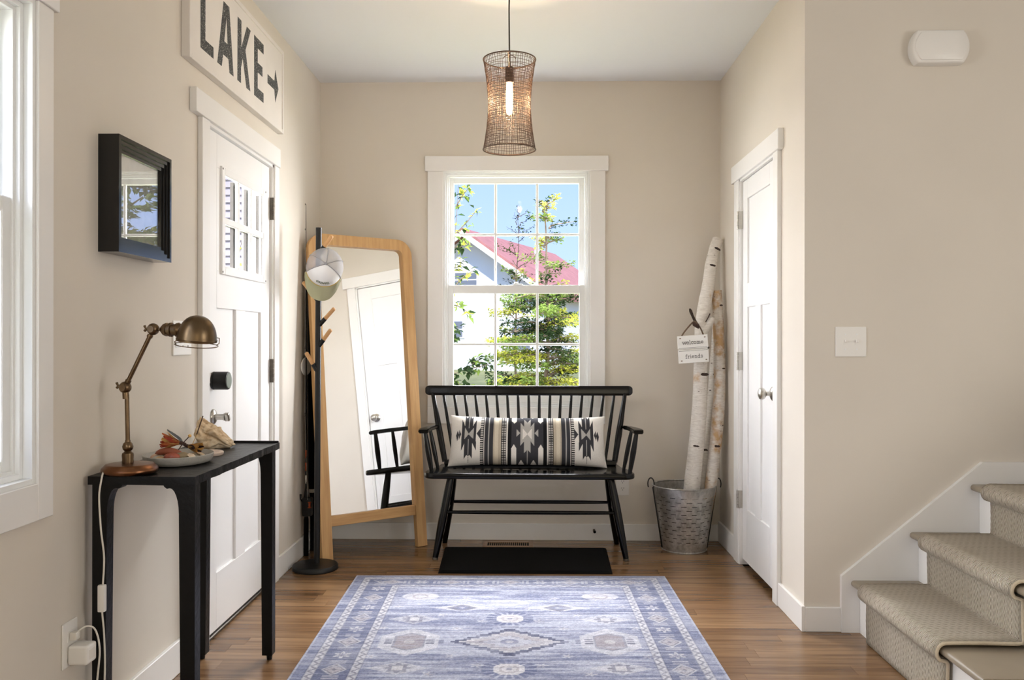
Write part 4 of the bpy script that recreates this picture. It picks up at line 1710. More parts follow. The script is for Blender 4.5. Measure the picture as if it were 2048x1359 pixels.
# ================================================================== DISH AND KEEPSAKES
DXc, DYc = -1.118, 2.715
tzt = tz - .0035
prof_d = [(0, 0), (.075, 0), (.092, .004), (.101, .014), (.104, .029), (.1025, .031), (.1005, .029), (.097, .016), (.088, .008), (.070, .006), (0, .006)]
dishm = M('pale_grey_stoneware', (176, 172, 164), .6, var=.06, vscale=60, bump=.1, bscale=150)
bm = lathe(B(), prof_d, Matrix.Translation((DXc, DYc, tzt)) @ Matrix.Diagonal((1, 1.18, 1, 1)), 48)
solo('dish', bm, dishm, 'shallow oval grey stoneware dish of keepsakes on console table', 'dish', (DXc, DYc, tzt), smooth='auto')
zd = tzt + .0165


def pod(name, c, ln, r, yaw, bend, mat, label, cat, tilt=0.0):
    pts, rs = [], []
    for k in range(13):
        f = -1 + k / 6
        x = f * ln / 2
        pts.append(Vector((x, 0, bend * (1 - f * f))))
        rs.append(max(.0008, r * (1 - abs(f) ** 2.6) ** .6))
    m = Matrix.Translation(c) @ Matrix.Rotation(yaw, 4, 'Z') @ Matrix.Rotation(tilt, 4, 'Y')
    return solo(name, tube(B(), [m @ p for p in pts], rs, 12), mat, label, cat, c, smooth=True)


pod('seed_pod', (-1.128, 2.672, zd + .014), .092, .0115, .06, .012, M('brown_seed_pod', (150, 82, 58), .5, var=.15, vscale=40), 'long curved reddish brown seed pod lying in the dish', 'seed pod', tilt=.1)
pod('polished_stone', (-1.112, 2.652, zd + .009), .052, .0135, .1, .002, M('red_jasper', (160, 84, 66), .18, var=.3, vscale=60), 'glossy red-brown polished stone in the front of the dish', 'stone')


def shell(name, c, r, yaw, mat, label, sx=1.0):
    bm = B()
    n, m_ = 26, 8
    rows_ = []
    for j in range(m_ + 1):
        f = j / m_
        row = []
        for i in range(n + 1):
            a = PI * (-.1 + 1.2 * i / n)
            rib = 1 + .03 * math.cos(i * PI)
            row.append(bm.verts.new((r * sx * math.cos(a) * f * rib, r * math.sin(a) * f * rib, r * .55 * (1 - (f) ** 2) ** .5 * .9 * (1 if f > 0 else 1))))
        rows_.append(row)
    for j in range(m_):
        for i in range(n):
            try:
                bm.faces.new((rows_[j][i], rows_[j][i + 1], rows_[j + 1][i + 1], rows_[j + 1][i]))
            except ValueError:
                pass
    bmesh.ops.remove_doubles(bm, verts=bm.verts, dist=.00005)
    bmesh.ops.solidify(bm, geom=list(bm.faces), thickness=.0012)
    bm.transform(Matrix.Translation(c) @ Matrix.Rotation(yaw, 4, 'Z') @ Matrix.Rotation(.25, 4, 'X'))
    return solo(name, bm, mat, label, 'shell', c, smooth='auto')


cream_sh = M('cream_shell', (226, 206, 180), .45, var=.12, vscale=50)
pink_sh = M('blush_shell', (214, 178, 152), .45, var=.15, vscale=60)
shell('sea_shell', (-1.074, 2.668, zd + .004), .026, -.4, cream_sh, 'cream fan sea shell at the front right of the dish')
shell('sea_shell', (-1.168, 2.69, zd + .000), .028, .6, pink_sh, 'blush sea shell at the left end of the dish')
shell('sea_shell', (-1.055, 2.70, zd + .003), .027, .2, M('sandy_shell', (206, 184, 152), .5, var=.2, vscale=60), 'sandy brown sea shell at the right end of the dish')
bm = jitter(ball(B(), (-1.088, 2.668, zd + .012), .016, 3, (1.5, 1, .8)), .003, 60, 3)
solo('pebble', bm, M('olive_pebble', (146, 128, 98), .5, var=.2, vscale=60), 'olive brown pebble in the middle of the dish', 'pebble', (-1.088, 2.668, zd), smooth=True)
bm = jitter(ball(B(), (-1.150, 2.660, zd + .004), .013, 3, (1.5, 1, .7)), .002, 60, 5)
solo('pebble', bm, M('tan_pebble', (196, 168, 130), .55, var=.2, vscale=60), 'pale tan pebble near the front left rim of the dish', 'pebble', (-1.150, 2.660, zd), smooth=True)


for (bx_, by_, lb_) in ((-1.13, 2.69, 'grey river pebble under the seed pod'), (-1.10, 2.67, 'grey river pebble under the red stone'), (-1.09, 2.71, 'grey river pebble under the straw flower'),
                        (-1.15, 2.71, 'grey river pebble at the back left of the dish'), (-1.12, 2.74, 'grey river pebble at the back of the dish')):
    bm = jitter(ball(B(), (bx_, by_, tzt + .0125), .0165, 3, (1.25, 1.1, .42)), .0015, 50, bx_ * 100)
    solo('river_pebble', bm, M('grey_river_pebble', (150, 138, 122), .6, var=.2, vscale=50), lb_, 'pebble', (bx_, by_, tzt + .006), smooth=True, group='pebbles in the dish')


def flower(c, axis, r, ln, n, mats, label, rows_=3, seedv=1):
    ro_ = thing('dried_flower', label, 'dried flower', c)
    rr_ = random.Random(seedv)
    ax = Vector(axis).normalized()
    u_, v_ = frame_axes(ax)
    C_ = Vector(c)
    for row in range(rows_):
        for k in range(n):
            a = 2 * PI * (k + .5 * row) / n + rr_.uniform(-.15, .15)
            rad = u_ * math.cos(a) + v_ * math.sin(a)
            L_ = ln * rr_.uniform(.8, 1.1)
            spread = r * (.45 + .28 * row)
            tang = ax.cross(rad)
            pts = []
            for q in range(5):
                f = q / 4
                p = C_ + ax * (L_ * f) + rad * (r * .15 + spread * f ** 1.4)
                w = .0066 * math.sin(PI * (.15 + .8 * f)) + .0010
                pts.append((p - tang * w, p + tang * w))
            bm = B()
            vv = [(bm.verts.new(a_), bm.verts.new(b_)) for a_, b_ in pts]
            for q in range(4):
                bm.faces.new((vv[q][0], vv[q][1], vv[q + 1][1], vv[q + 1][0]))
            bmesh.ops.solidify(bm, geom=list(bm.faces), thickness=.0007)
            part('petal', bm, mats[(k + row) % len(mats)], ro_)
    part('calyx', tube(B(), [C_ - ax * .02, C_ - ax * .006, C_ + ax * .006], [.002, .006, .005], 8), MAT['husk'], ro_, smooth=True)
    return ro_


MAT['husk'] = M('dark_dry_husk', (74, 52, 46), .8, var=.2, vscale=60)
MAT['pet_y'] = M('straw_yellow_petal', (222, 176, 104), .7, var=.15, vscale=90)
MAT['pet_r'] = M('dried_red_petal', (184, 74, 48), .7, var=.2, vscale=90)
MAT['pet_o'] = M('orange_petal', (206, 120, 70), .7, var=.2, vscale=90)
flower((-1.104, 2.69, zd + .050), (-.9, -.1, .12), .026, .050, 15, [MAT['pet_y'], MAT['pet_r'], MAT['pet_o']], 'dried orange and yellow flower head with red tips in the dish', 3, 2)
flower((-1.088, 2.72, zd + .036), (.85, -.2, -.15), .024, .044, 14, [MAT['pet_y'], MAT['pet_y'], MAT['husk']], 'pale straw-coloured dried flower head facing right in the dish', 2, 3)
# grey curled leaf
bm = B()
Lp = smooth_path([(-1.096, 2.70, zd + .045), (-1.104, 2.70, zd + .072), (-1.124, 2.70, zd + .086), (-1.146, 2.70, zd + .094)], 5)
ws = [.003 + .010 * math.sin(PI * (.08 + .88 * k / (len(Lp) - 1))) for k in range(len(Lp))]
vv = []
for p, w in zip(Lp, ws):
    vv.append([bm.verts.new(p + Vector((-.3 * w, 0, -.5 * w)) + Vector((0, s_ * w, -abs(s_) * w * .4))) for s_ in (-1, -.5, 0, .5, 1)])
for a, b in zip(vv, vv[1:]):
    for k in range(4):
        bm.faces.new((a[k], a[k + 1], b[k + 1], b[k]))
bmesh.ops.solidify(bm, geom=list(bm.faces), thickness=.0009)
solo('dried_leaf', bm, M('slate_grey_leaf', (120, 124, 128), .7, var=.15, vscale=60), 'curled slate grey dried leaf standing above the flower head', 'leaf', (-1.096, 2.70, zd), smooth='auto')
# dark dried pod / twig with a bead
tw = thing('dried_twig', 'dark dried twig with a tiny bead rising from the dish', 'twig', (-1.092, 2.69, zd))
part('twig_stem', tube(B(), smooth_path([(-1.118, 2.668, zd + .012), (-1.102, 2.675, zd + .03), (-1.090, 2.68, zd + .05), (-1.076, 2.69, zd + .068)], 5), .0015, 8), MAT['husk'], tw, smooth=True)
part('bead', ball(B(), (-1.073, 2.692, zd + .072), .0055, 2), MAT['pet_y'], tw, smooth=True)

# stone coaster behind dish
cm = place((-1.098, 2.905, tzt))
solo('coaster', lathe(B(), [(0, 0), (.050, 0), (.053, .004), (.053, .010), (.050, .013), (0, .0135)], cm, 36),
     M('pink_marble_coaster', (216, 196, 182), .4, var=.12, vscale=40), 'round pale pink stone coaster behind the grey dish', 'coaster', (-1.098, 2.905, tzt), smooth='auto')
# rough cream rock
rc = Vector((-1.148, 3.095, tzt))
bm = B()
bmesh.ops.create_icosphere(bm, subdivisions=5, radius=1)
from mathutils import noise as mn
for v in bm.verts:
    p = v.co.copy()
    n1_ = mn.fractal(p * 1.3 + Vector((3.1, 0, 5)), 1.0, 2.0, 4)
    n2_ = mn.noise(p * 4.2 + Vector((9, 2, 1)))
    n3_ = 1 - abs(mn.noise(p * 2.4 + Vector((1, 7, 3))))
    k = .92 + .30 * n1_ + .08 * n2_ + .22 * (n3_ - .7)
    x, y, z = p * k
    hump = 1.05 - .36 * (x + .35) + .10 * math.sin(5 * x)
    grv = .30 * math.exp(-((z - .25 + .55 * x) / .12) ** 2) * max(0, min(1, -y * 2))
    v.co = Vector((x * .068, (y * (1 - grv)) * .05, (z * .056 * hump + .036 * hump)))
    if v.co.z < 0.002:
        v.co.z = 0.0
bm.transform(Matrix.Translation(rc + Vector((0, 0, 0))))
rockm = NT('cream_rock')
nv_ = rockm.noise(rockm.coord('Object'), 28, 6, .65)
rockm.done(rockm.bsdf(rockm.ramp(nv_, [(.3, L4((176, 140, 104))), (.5, L4((222, 198, 164))), (.75, L4((236, 222, 200)))]), .85, 0, rockm.bump(nv_, .6, .006)))
solo('rock', bm, rockm.mat, 'rough cream rock at far end of console table', 'rock', rc, smooth=True)
# incense stick leaning on rock
ins_ = thing('incense_stick', 'thin dark incense stick leaning beside the cream rock', 'incense', (-1.16, 2.93, tzt + .0))
part('stick', cyl(B(), (-1.166, 2.935, tzt + .02), (-1.150, 2.945, tzt + .065), .0011, seg=6), MAT['pet_y'], ins_)
part('coating', cyl(B(), (-1.150, 2.945, tzt + .065), (-1.132, 2.955, tzt + .128), .0019, seg=8), MAT['husk'], ins_)
part('stick_foot', cyl(B(), (-1.172, 2.93, tzt), (-1.166, 2.935, tzt + .02), .0011, seg=6), MAT['pet_y'], ins_)

# ================================================================== FLOOR MIRROR
mr = thing('floor_mirror', 'tall leaning mirror with rounded light oak frame in the corner', 'mirror', (-.859, 4.800, .0035),
           (math.radians(-5.8), 0, math.radians(38.7)), local=True)
Wm, Hm, fw_, rad_, dep_ = .655, 1.79, .062, .092, .035


def shear(x, z):
    return x - .004 * z


def ring_pts(ins, rad):
    pts = []
    x1_, z1_ = Wm / 2 - ins, Hm - ins
    pts.append((-x1_, 0))
    for k in range(9):
        f = k / 8 * .96
        pts.append((-x1_, (z1_ - rad) * f)) if k else None
    for k in range(13):
        a = PI - PI / 2 * k / 12
        pts.append((-x1_ + rad + rad * math.cos(a), z1_ - rad + rad * math.sin(a)))
    rp = [(-x, z) for x, z in pts][::-1]
    return pts + rp


o_, i_ = ring_pts(0, rad_), ring_pts(fw_, .034)
bm = B()
n = len(o_)
fo = [bm.verts.new((shear(x, z), 0, z)) for x, z in o_]
fi = [bm.verts.new((shear(x, z), 0, z)) for x, z in i_]
bo = [bm.verts.new((shear(x, z), dep_, z)) for x, z in o_]
bi = [bm.verts.new((shear(x, z), dep_, z)) for x, z in i_]
for k in range(n - 1):
    bm.faces.new((fo[k], fi[k], fi[k + 1], fo[k + 1]))
    bm.faces.new((bo[k], bo[k + 1], bi[k + 1], bi[k]))
    bm.faces.new((fo[k], fo[k + 1], bo[k + 1], bo[k]))
    bm.faces.new((fi[k], bi[k], bi[k + 1], fi[k + 1]))
for k in (0, n - 1):
    bm.faces.new((fo[k], bo[k], bi[k], fi[k]))
part('frame', bm, MAT['oak'], mr, smooth='auto')
xi = Wm / 2 - fw_
bm = B()
box(bm, -xi - .004, xi - .004, .002, dep_ - .002, .182, .238, bev=.002)
part('bottom_rail', bm, oak('natural_oak_rail', (188, 142, 88), (214, 172, 116), (2, 30, 30)), mr)
gp = [(shear(x * 1.0, z), z) for x, z in i_ if z > .2]
gl = [(-xi - .002, .236)] + gp + [(xi - .004, .236)]
bm = B()
f_ = bm.faces.new([bm.verts.new((x, .022, z)) for x, z in gl])
part('mirror_glass', bm, MAT['mirror'], mr)
bm = B()
xz_prism(bm, gl, .0235, .031)
part('backing_board', bm, MAT['black_rubber'], mr)

# ================================================================== COAT RACK
RX, RY = -1.112, 4.482
cr = thing('coat_rack', 'slim black metal coat rack with wooden pegs beside the mirror', 'coat rack', (RX, RY, 0))
part('rack_base', lathe(B(), [(0, 0), (.113, 0), (.117, .003), (.117, .022), (.113, .027), (.05, .031), (.016, .033), (0, .033)], place((RX - .014, RY, 0)), 56), MAT['black_satin'], cr, smooth='auto')
part('pole', cyl(B(), (RX - .006, RY, .03), (RX + .002, RY, 1.777), .0155, .0155, 20), MAT['black_satin'], cr, smooth='auto')
for a, b in (((-1.108, 4.48, 1.64), (-1.033, 4.45, 1.732)), ((-1.112, 4.48, 1.395), (-1.184, 4.45, 1.494)), ((-1.108, 4.48, 1.268), (-1.020, 4.45, 1.357)),
             ((-1.110, 4.48, 1.158), (-1.038, 4.45, 1.248)), ((-1.114, 4.48, 1.025), (-1.168, 4.45, 1.129))):
    a, b = Vector(a), Vector(b)
    c_ = a.lerp(b, .42)
    pg = part('peg_bracket', cyl(B(), a, c_, .0115, .0115, 14), MAT['black_satin'], cr, smooth='auto')
    bm = B()
    dd_ = (b - c_).normalized()
    tube(bm, [c_, c_ + (b - c_) * .5, b - dd_ * .006, b - dd_ * .002, b], [.0105, .0105, .0105, .0085, .004], 14)
    part('wooden_peg', bm, MAT['peg'], pg, smooth='auto')

# ================================================================== CAP
cz = Vector((.30, -.92, .10)).normalized()
cyv = Vector((-.13, -.15, -.97))
cyv = (cyv - cz * cyv.dot(cz)).normalized()
cxv = cyv.cross(cz)
cm_ = Matrix((cxv, cyv, cz)).transposed().to_4x4()
cm_.translation = Vector((-1.066, 4.43, 1.566))
cap = thing('baseball_cap', 'grey mesh and white trucker cap with sage brim on coat rack', 'cap', (-1.066, 4.43, 1.566))
RC, HC = .094, .098


def dome_pt(a, f, off=0.0):
    """a: azimuth (pi/2 = front), f: 0 rim .. 1 crown"""
    th = f * PI / 2
    r = (RC + off) * math.cos(th) ** .82 if f < 1 else 0
    z = (HC + off) * math.sin(th) ** 1.0
    return cm_ @ Vector((r * math.cos(a), r * 1.06 * math.sin(a), z))


def dome_patch(a0, a1, f0=0, f1=1, na=24, nf=14, off=0.0):
    bm = B()
    rows_ = [[bm.verts.new(dome_pt(a0 + (a1 - a0) * i / na, f0 + (f1 - f0) * j / nf, off)) for i in range(na + 1)] for j in range(nf + 1)]
    for j in range(nf):
        for i in range(na):
            bm.faces.new((rows_[j][i], rows_[j][i + 1], rows_[j + 1][i + 1], rows_[j + 1][i]))
    bmesh.ops.remove_doubles(bm, verts=bm.verts, dist=1e-5)
    return bm


capw = M('white_twill', (232, 230, 228), .9, bump=.15, bscale=500)
tm = NT('grey_mesh_fabric')
tr_ = tm.n('ShaderNodeBsdfTransparent')
mxs = tm.n('ShaderNodeMixShader')
mxs.inputs[0].default_value = .62
tm.t.links.new(tr_.outputs[0], mxs.inputs[1])
tm.t.links.new(tm.bsdf(L4((178, 178, 184)), .9), mxs.inputs[2])
tm.done(mxs.outputs[0])
fa0, fa1 = PI / 2 - 1.15, PI / 2 + 1.15
part('front_panel', dome_patch(fa0, fa1), capw, cap, smooth=True)
part('mesh_back', dome_patch(fa1, fa0 + 2 * PI, na=36), tm.mat, cap, smooth=True)
seam = M('grey_seam_tape', (150, 148, 150), .9)
for a in (fa0, fa1, PI / 2 + 2.05, PI / 2 - 2.05, -PI / 2):
    part('seam', tube(B(), [dome_pt(a, f / 10, .0012) for f in range(11)], .0026, 6), seam, cap, smooth=True)
part('button', ball(B(), cm_ @ Vector((0, 0, HC + .002)), .007, 2, (1, 1, 1)), seam, cap, smooth=True)
# brim
brim = M('sage_green_brim', (182, 180, 154), .85, bump=.1, bscale=400)
bm = B()
rows_ = []
for j in range(9):
    f = j / 8
    row = []
    for i in range(25):
        a = fa0 - .02 + (fa1 - fa0 + .04) * i / 24
        s_ = (i - 12) / 12
        ext = .076 * f * (1 - abs(s_) ** 3.2)
        x = RC * math.cos(a)
        y = RC * 1.06 * math.sin(a) + ext
        z = .002 - .012 * f * abs(s_) ** 1.0 * 1.2 + .012 * f * (1 - s_ * s_) * 0
        row.append(bm.verts.new(cm_ @ Vector((x * (1 + .10 * f * abs(s_)), y, z - .018 * (abs(s_) ** 2) * f))))
    rows_.append(row)
for j in range(8):
    for i in range(24):
        bm.faces.new((rows_[j][i], rows_[j][i + 1], rows_[j + 1][i + 1], rows_[j + 1][i]))
bmesh.ops.solidify(bm, geom=list(bm.faces), thickness=.003)
part('brim', bm, brim, cap, smooth='auto')
part('brim_piping', tube(B(), [dome_pt(fa0 + (fa1 - fa0) * i / 24, .02, .0015) for i in range(25)], .0022, 6), M('yellow_piping', (206, 178, 104), .8), cap, smooth=True)
# small green embroidered lettering, unreadable in the photo
bm = B()
re_ = random.Random(4)
for k in range(9):
    a = PI / 2 + .36 - .09 * k
    pts = [dome_pt(a + .035 * math.sin(q * 2.1 + k), .26 + .035 * q, .0014) for q in range(4)]
    tube(bm, pts, .0014, 5)
part('embroidery', bm, M('green_thread', (92, 104, 74), .8), cap)

# ================================================================== FISHING ROD, SLEEVE, DISC
fr_ = thing('fishing_rod', 'black fishing rod with reel standing in corner beside coat rack', 'fishing rod', (-1.245, 4.755, 0))
fx, fy = -1.246, 4.757
part('rod_blank', tube(B(), [(fx, fy, .33), (fx, fy - .002, 1.0), (fx - .002, fy - .006, 1.942)], [.0055, .0038, .0011], 10), MAT['black_satin'], fr_, smooth=True)
part('lower_grip', tube(B(), [(fx, fy, 0), (fx, fy, .02), (fx, fy, .20), (fx, fy, .22)], [.013, .014, .0135, .010], 14), MAT['black_rubber'], fr_, smooth='auto')
part('reel_seat', tube(B(), [(fx, fy, .21), (fx, fy, .24), (fx, fy, .33), (fx, fy, .37)], [.0105, .012, .012, .008], 14), MAT['black_satin'], fr_, smooth='auto')
bm = B()
box(bm, fx - .018, fx + .034, fy - .030, fy + .018, .222, .325, bev=.010, seg=2)
rl = part('reel_body', bm, MAT['black_satin'], fr_, smooth='auto')
orange = M('copper_orange_anodised', (196, 96, 60), .3, .7)
part('reel_spool', lathe(B(), [(0, 0), (.010, 0), (.010, .003), (.006, .006), (.006, .026), (.010, .029), (.010, .032), (0, .032)], place((fx + .028, fy - .036, .272), (0, 0, 1)), 18), orange, rl, smooth='auto')
part('reel_handle', tube(B(), [(fx - .014, fy - .02, .30), (fx - .024, fy - .03, .32), (fx - .024, fy - .03, .345)], [.004, .004, .007], 8), MAT['black_satin'], rl, smooth=True)
for z in (.40, .47, .54):
    part('rod_lettering', tube(B(), [(fx - .001, fy - .0005, z), (fx - .001, fy - .001, z + .045)], .0056, 10), orange if z > .41 else MAT['cord'], fr_, smooth=True)
for z, r in ((.78, .010), (1.15, .007), (1.50, .0055), (1.803, .0045), (1.942, .004)):
    g = part('line_guide', tube(B(), [(fx - .006 + 0, fy - .006 + r * math.cos(2 * PI * k / 14), z + r * math.sin(2 * PI * k / 14)) for k in range(14)], .0011, 6, closed=True), MAT['steel_dark'], fr_, smooth=True)
part('fishing_line', tube(B(), [(fx + .016, fy - .034, .315), (fx - .006, fy - .008, .78), (fx - .006, fy - .008, 1.5), (fx - .004, fy - .006, 1.94)], .0006, 5), MAT['cord'], fr_)

sv = thing('black_case', 'tall tapered black case with pale end band behind the mirror frame', 'case', (-1.236, 4.885, 0))
bm = B()
tube(bm, [(-1.238, 4.885, .35), (-1.240, 4.885, .40), (-1.2505, 4.89, .9), (-1.256, 4.895, 1.45), (-1.258, 4.895, 1.5)], [.026, .027, .020, .014, .006], 14)
part('case_sleeve', bm, MAT['black_rubber'], sv, smooth='auto')
part('end_band', tube(B(), [(-1.237, 4.885, .330), (-1.238, 4.885, .35)], [.0265, .0265], 14), MAT['cord'], sv, smooth='auto')
part('case_tip', tube(B(), [(-1.240, 4.885, 0), (-1.240, 4.885, .30), (-1.237, 4.885, .33)], [.016, .018, .024], 14), MAT['black_rubber'], sv, smooth='auto')
bm = lathe(B(), [(0, -.003), (.048, -.003), (.051, 0), (.048, .003), (0, .003)], place((-1.256, 4.785, 1.046), (.95, -.32, 0.0)), 36)
solo('wall_disc', bm, MAT['plastic'], 'plain white oval disc behind the fishing rod on left wall', 'disc', (-1.256, 4.785, 1.046), smooth='auto')

# ================================================================== OLIVE BUCKET
bc = Vector((.873, 4.972, 0))
bk = thing('metal_bucket', 'galvanized slotted olive bucket with wire handles in far right corner', 'bucket', bc)


def galv():
    t = NT('galvanized_steel')
    co = t.coord('Object')
    n1 = t.noise(co, 14, 5, .6)
    n2 = t.noise(co, 55, 4, .7)
    f = t.math('ADD', t.math('MULTIPLY', n1, .6), t.math('MULTIPLY', n2, .4))
    c = t.ramp(f, [(.3, L4((142, 139, 134))), (.5, L4((188, 187, 184))), (.7, L4((218, 217, 213)))])
    r = t.ramp(n2, [(.3, (.5, .5, .5, 1)), (.7, (.34, .34, .34, 1))])
    return t.done(t.bsdf(c, r, .85, t.bump(n2, .12, .004)))


MAT['galv'] = galv()
HB, R0, R1 = .366, .124, .178
NA = 136
rowz = [0.0, .018]
ns = 13
pitch = (HB - .05 - .018) / ns
for k in range(ns):
    z = .018 + k * pitch
    rowz += [z + pitch - .0032, z + pitch]
rowz += [HB - .02, HB]
bm = B()
rings = []
for z in rowz:
    r = R0 + (R1 - R0) * z / HB
    rings.append([bm.verts.new(bc + Vector((r * math.cos(2 * PI * k / NA), r * math.sin(2 * PI * k / NA), z))) for k in range(NA)])
for i in range(len(rings) - 1):
    thin = rowz[i + 1] - rowz[i] < .006
    row = (i - 1) // 2
    for k in range(NA):
        if thin and ((k + (4 if row % 2 else 0)) % 8) < 4 and 2 < i < len(rings) - 2:
            continue
        bm.faces.new((rings[i][k], rings[i][(k + 1) % NA], rings[i + 1][(k + 1) % NA], rings[i + 1][k]))
bw_ = part('bucket_wall', bm, MAT['galv'], bk, smooth='auto')
part('bucket_bottom', lathe(B(), [(0, .010), (R0 + .001, .010), (R0 + .0015, 0.0), (R0 - .002, 0), (R0 - .002, .008), (0, .008)], place(bc), 56), MAT['galv'], bk, smooth='auto')
for z, r in ((HB, .0042), (.004, .003)):
    rr_ = R0 + (R1 - R0) * z / HB
    part('rolled_rim', tube(B(), [bc + Vector((rr_ * math.cos(2 * PI * k / 64), rr_ * math.sin(2 * PI * k / 64), z)) for k in range(64)], r, 8, closed=True), MAT['galv'], bk, smooth=True)
part('shade_core', lathe(B(), [(0, .02), (R0 - .004, .02), (R1 - .018, .29), (0, .295)], place(bc), 40), M('bucket_shade_core', (30, 27, 24), .95), bk, smooth='auto')  # dark core added to put shade behind the bucket slots
darkwire = M('dark_handle_wire', (52, 50, 48), .5, .6)
for s_ in (-1, 1):
    a0 = 0 if s_ > 0 else PI
    pts = []
    for k in range(15):
        f = PI * k / 14
        f = PI * (-.2 + 1.4 * k / 14)
        pts.append(bc + Vector((s_ * (R1 + .013 - .017 * math.cos(f)), -.012 - .006 * math.cos(f), HB + .008 + .034 * math.sin(f))))
    h_ = part('handle', tube(B(), pts, .0036, 8), darkwire, bk, smooth=True)
    part('side_strap', tube(B(), [bc + Vector((s_ * (R0 + .004), -.012, .012)), bc + Vector((s_ * (R1 + .003), -.012, HB - .01))], .0034, 8), darkwire, bk, smooth=True)

# ================================================================== BIRCH LOGS


def birch(name, warm):
    t = NT(name)
    co = t.coord('Object')
    st_ = t.coord('Object', (30, 30, 150))
    n1 = t.noise(co, 9, 5, .6)
    n2 = t.noise(st_, 1.0, 3, .6)
    n3 = t.noise(t.coord('Object', (40, 40, 120)), 1.0, 2, .5)
    c = t.ramp(n2, [(.25, L4((206, 198, 188))), (.6, L4((234, 228, 220)))])
    c = t.mix(t.ramp(n1, [(warm, (0, 0, 0, 1)), (warm + .12, (1, 1, 1, 1))]), c, L4((198, 164, 122)))
    dk = t.ramp(n3, [(.70, (0, 0, 0, 1)), (.76, (1, 1, 1, 1))])
    c = t.mix(dk, c, L4((92, 76, 64)))
    return t.done(t.bsdf(c, .8, 0, t.bump(n2, .35, .006)))


MAT['knot'] = M('dark_birch_knot', (62, 48, 40), .9, var=.3, vscale=80, bump=.4, bscale=120)
MAT['cut'] = M('cut_wood_end', (190, 150, 106), .8, var=.2, vscale=60)


def log(label, pts, rs, mat, knots, seed, cutmat=None):
    root = thing('birch_log', label, 'log', pts[0])
    path = smooth_path(pts, 7)
    n = len(path)
    rad = np.interp(np.linspace(0, 1, n), np.linspace(0, 1, len(rs)), rs)
    bm = tube(B(), path, list(rad), 18)
    for v in bm.verts:
        v.co += mn.noise_vector(v.co * 22 + Vector((seed, 0, 0))) * .0022
    part('trunk', bm, mat, root, smooth='auto')
    for (f, ang, sz, el) in knots:
        i = min(n - 2, int(f * (n - 1)))
        p = path[i]
        d = (path[i + 1] - path[i]).normalized()
        # ang 0 faces the camera, positive to the right
        out = Vector((math.sin(ang), -math.cos(ang), 0))
        out = (out - d * out.dot(d)).normalized()
        side = d.cross(out)
        m = Matrix((side, d, out)).transposed().to_4x4()
        m.translation = p + out * (rad[i] * .93)
        bm = B()
        bmesh.ops.create_icosphere(bm, subdivisions=2, radius=1, matrix=m @ Matrix.Diagonal((sz * el, sz * .55, sz * .35, 1)))
        jitter(bm, sz * .15, 90, seed + i)
        part('knot', bm, MAT['knot'], root, smooth=True)
    return root, path


g_l1 = [(.880, 4.93, .015), (.911, 4.935, .357), (.953, 4.95, .767), (.963, 4.96, 1.08), (.975, 4.975, 1.309), (1.018, 5.02, 1.512), (1.046, 5.05, 1.659), (1.084, 5.08, 1.784)]
bark1 = birch('white_birch_bark', .62)
r1, path1 = log('tallest crooked white birch log carrying the welcome sign', g_l1, [.046, .047, .043, .038, .037, .036, .034, .030], bark1,
                [(.12, .4, .012, 1.4), (.23, -.2, .012, 1.5), (.30, -.9, .009, 1), (.40, .55, .018, 1.7), (.47, .75, .02, 1.7), (.58, -.7, .007, 1), (.83, .1, .012, 1.6), (.92, .4, .013, 1.8), (.76, -.9, .006, 1), (.88, .1, .005, 1)], 1)
br = [Vector((.985, 4.955, 1.245)), Vector((1.018, 4.945, 1.31)), Vector((1.024, 4.945, 1.325))]
part('branch_stub', tube(B(), br, [.024, .022, .017], 12), bark1, r1, smooth='auto')
part('bark_crease', tube(B(), [(.985, 4.928, 1.297), (1.000, 4.925, 1.325), (1.010, 4.93, 1.345)], .0035, 6), MAT['knot'], r1)
part('dead_branch', tube(B(), smooth_path([(.940, 4.935, 1.275), (.915, 4.90, 1.31), (.892, 4.88, 1.36), (.886, 4.875, 1.372)], 4), [.013] * 4 + [.0085] * 7 + [.010, .0085], 8) if False else
     tube(B(), [(.945, 4.945, 1.272), (.925, 4.915, 1.298), (.905, 4.895, 1.332), (.892, 4.882, 1.358), (.886, 4.876, 1.370)], [.012, .0085, .0075, .009, .005], 8), MAT['knot'], r1, smooth='auto')
log('slender birch log in the middle, behind the other two in bucket', [(.945, 4.99, .015), (.990, 5.02, .342), (1.054, 5.075, .845), (1.078, 5.105, 1.14), (1.086, 5.112, 1.33)], [.033, .034, .031, .027, .022],
    birch('grey_birch_bark', .58), [(.2, -.3, .010, 1.3), (.36, -.6, .012, 1.5), (.62, .4, .016, 1.7), (.55, -.8, .008, 1), (.84, -.4, .008, 1)], 2)
log('thick peeling tan birch log nearest the closet door', [(.952, 4.945, .015), (1.018, 4.953, .354), (1.066, 4.975, .765), (1.078, 4.995, 1.079), (1.072, 5.04, 1.48)], [.030, .034, .035, .033, .029],
    birch('peeling_birch_bark', .47), [(.22, .2, .007, 1.3), (.33, -.3, .006, 1.3), (.42, .1, .013, 1.3), (.47, .7, .009, 1.5), (.72, .6, .010, 1.2), (.80, .5, .006, 1.2), (.93, .6, .011, 1.2), (.62, -.2, .005, 1)], 3)

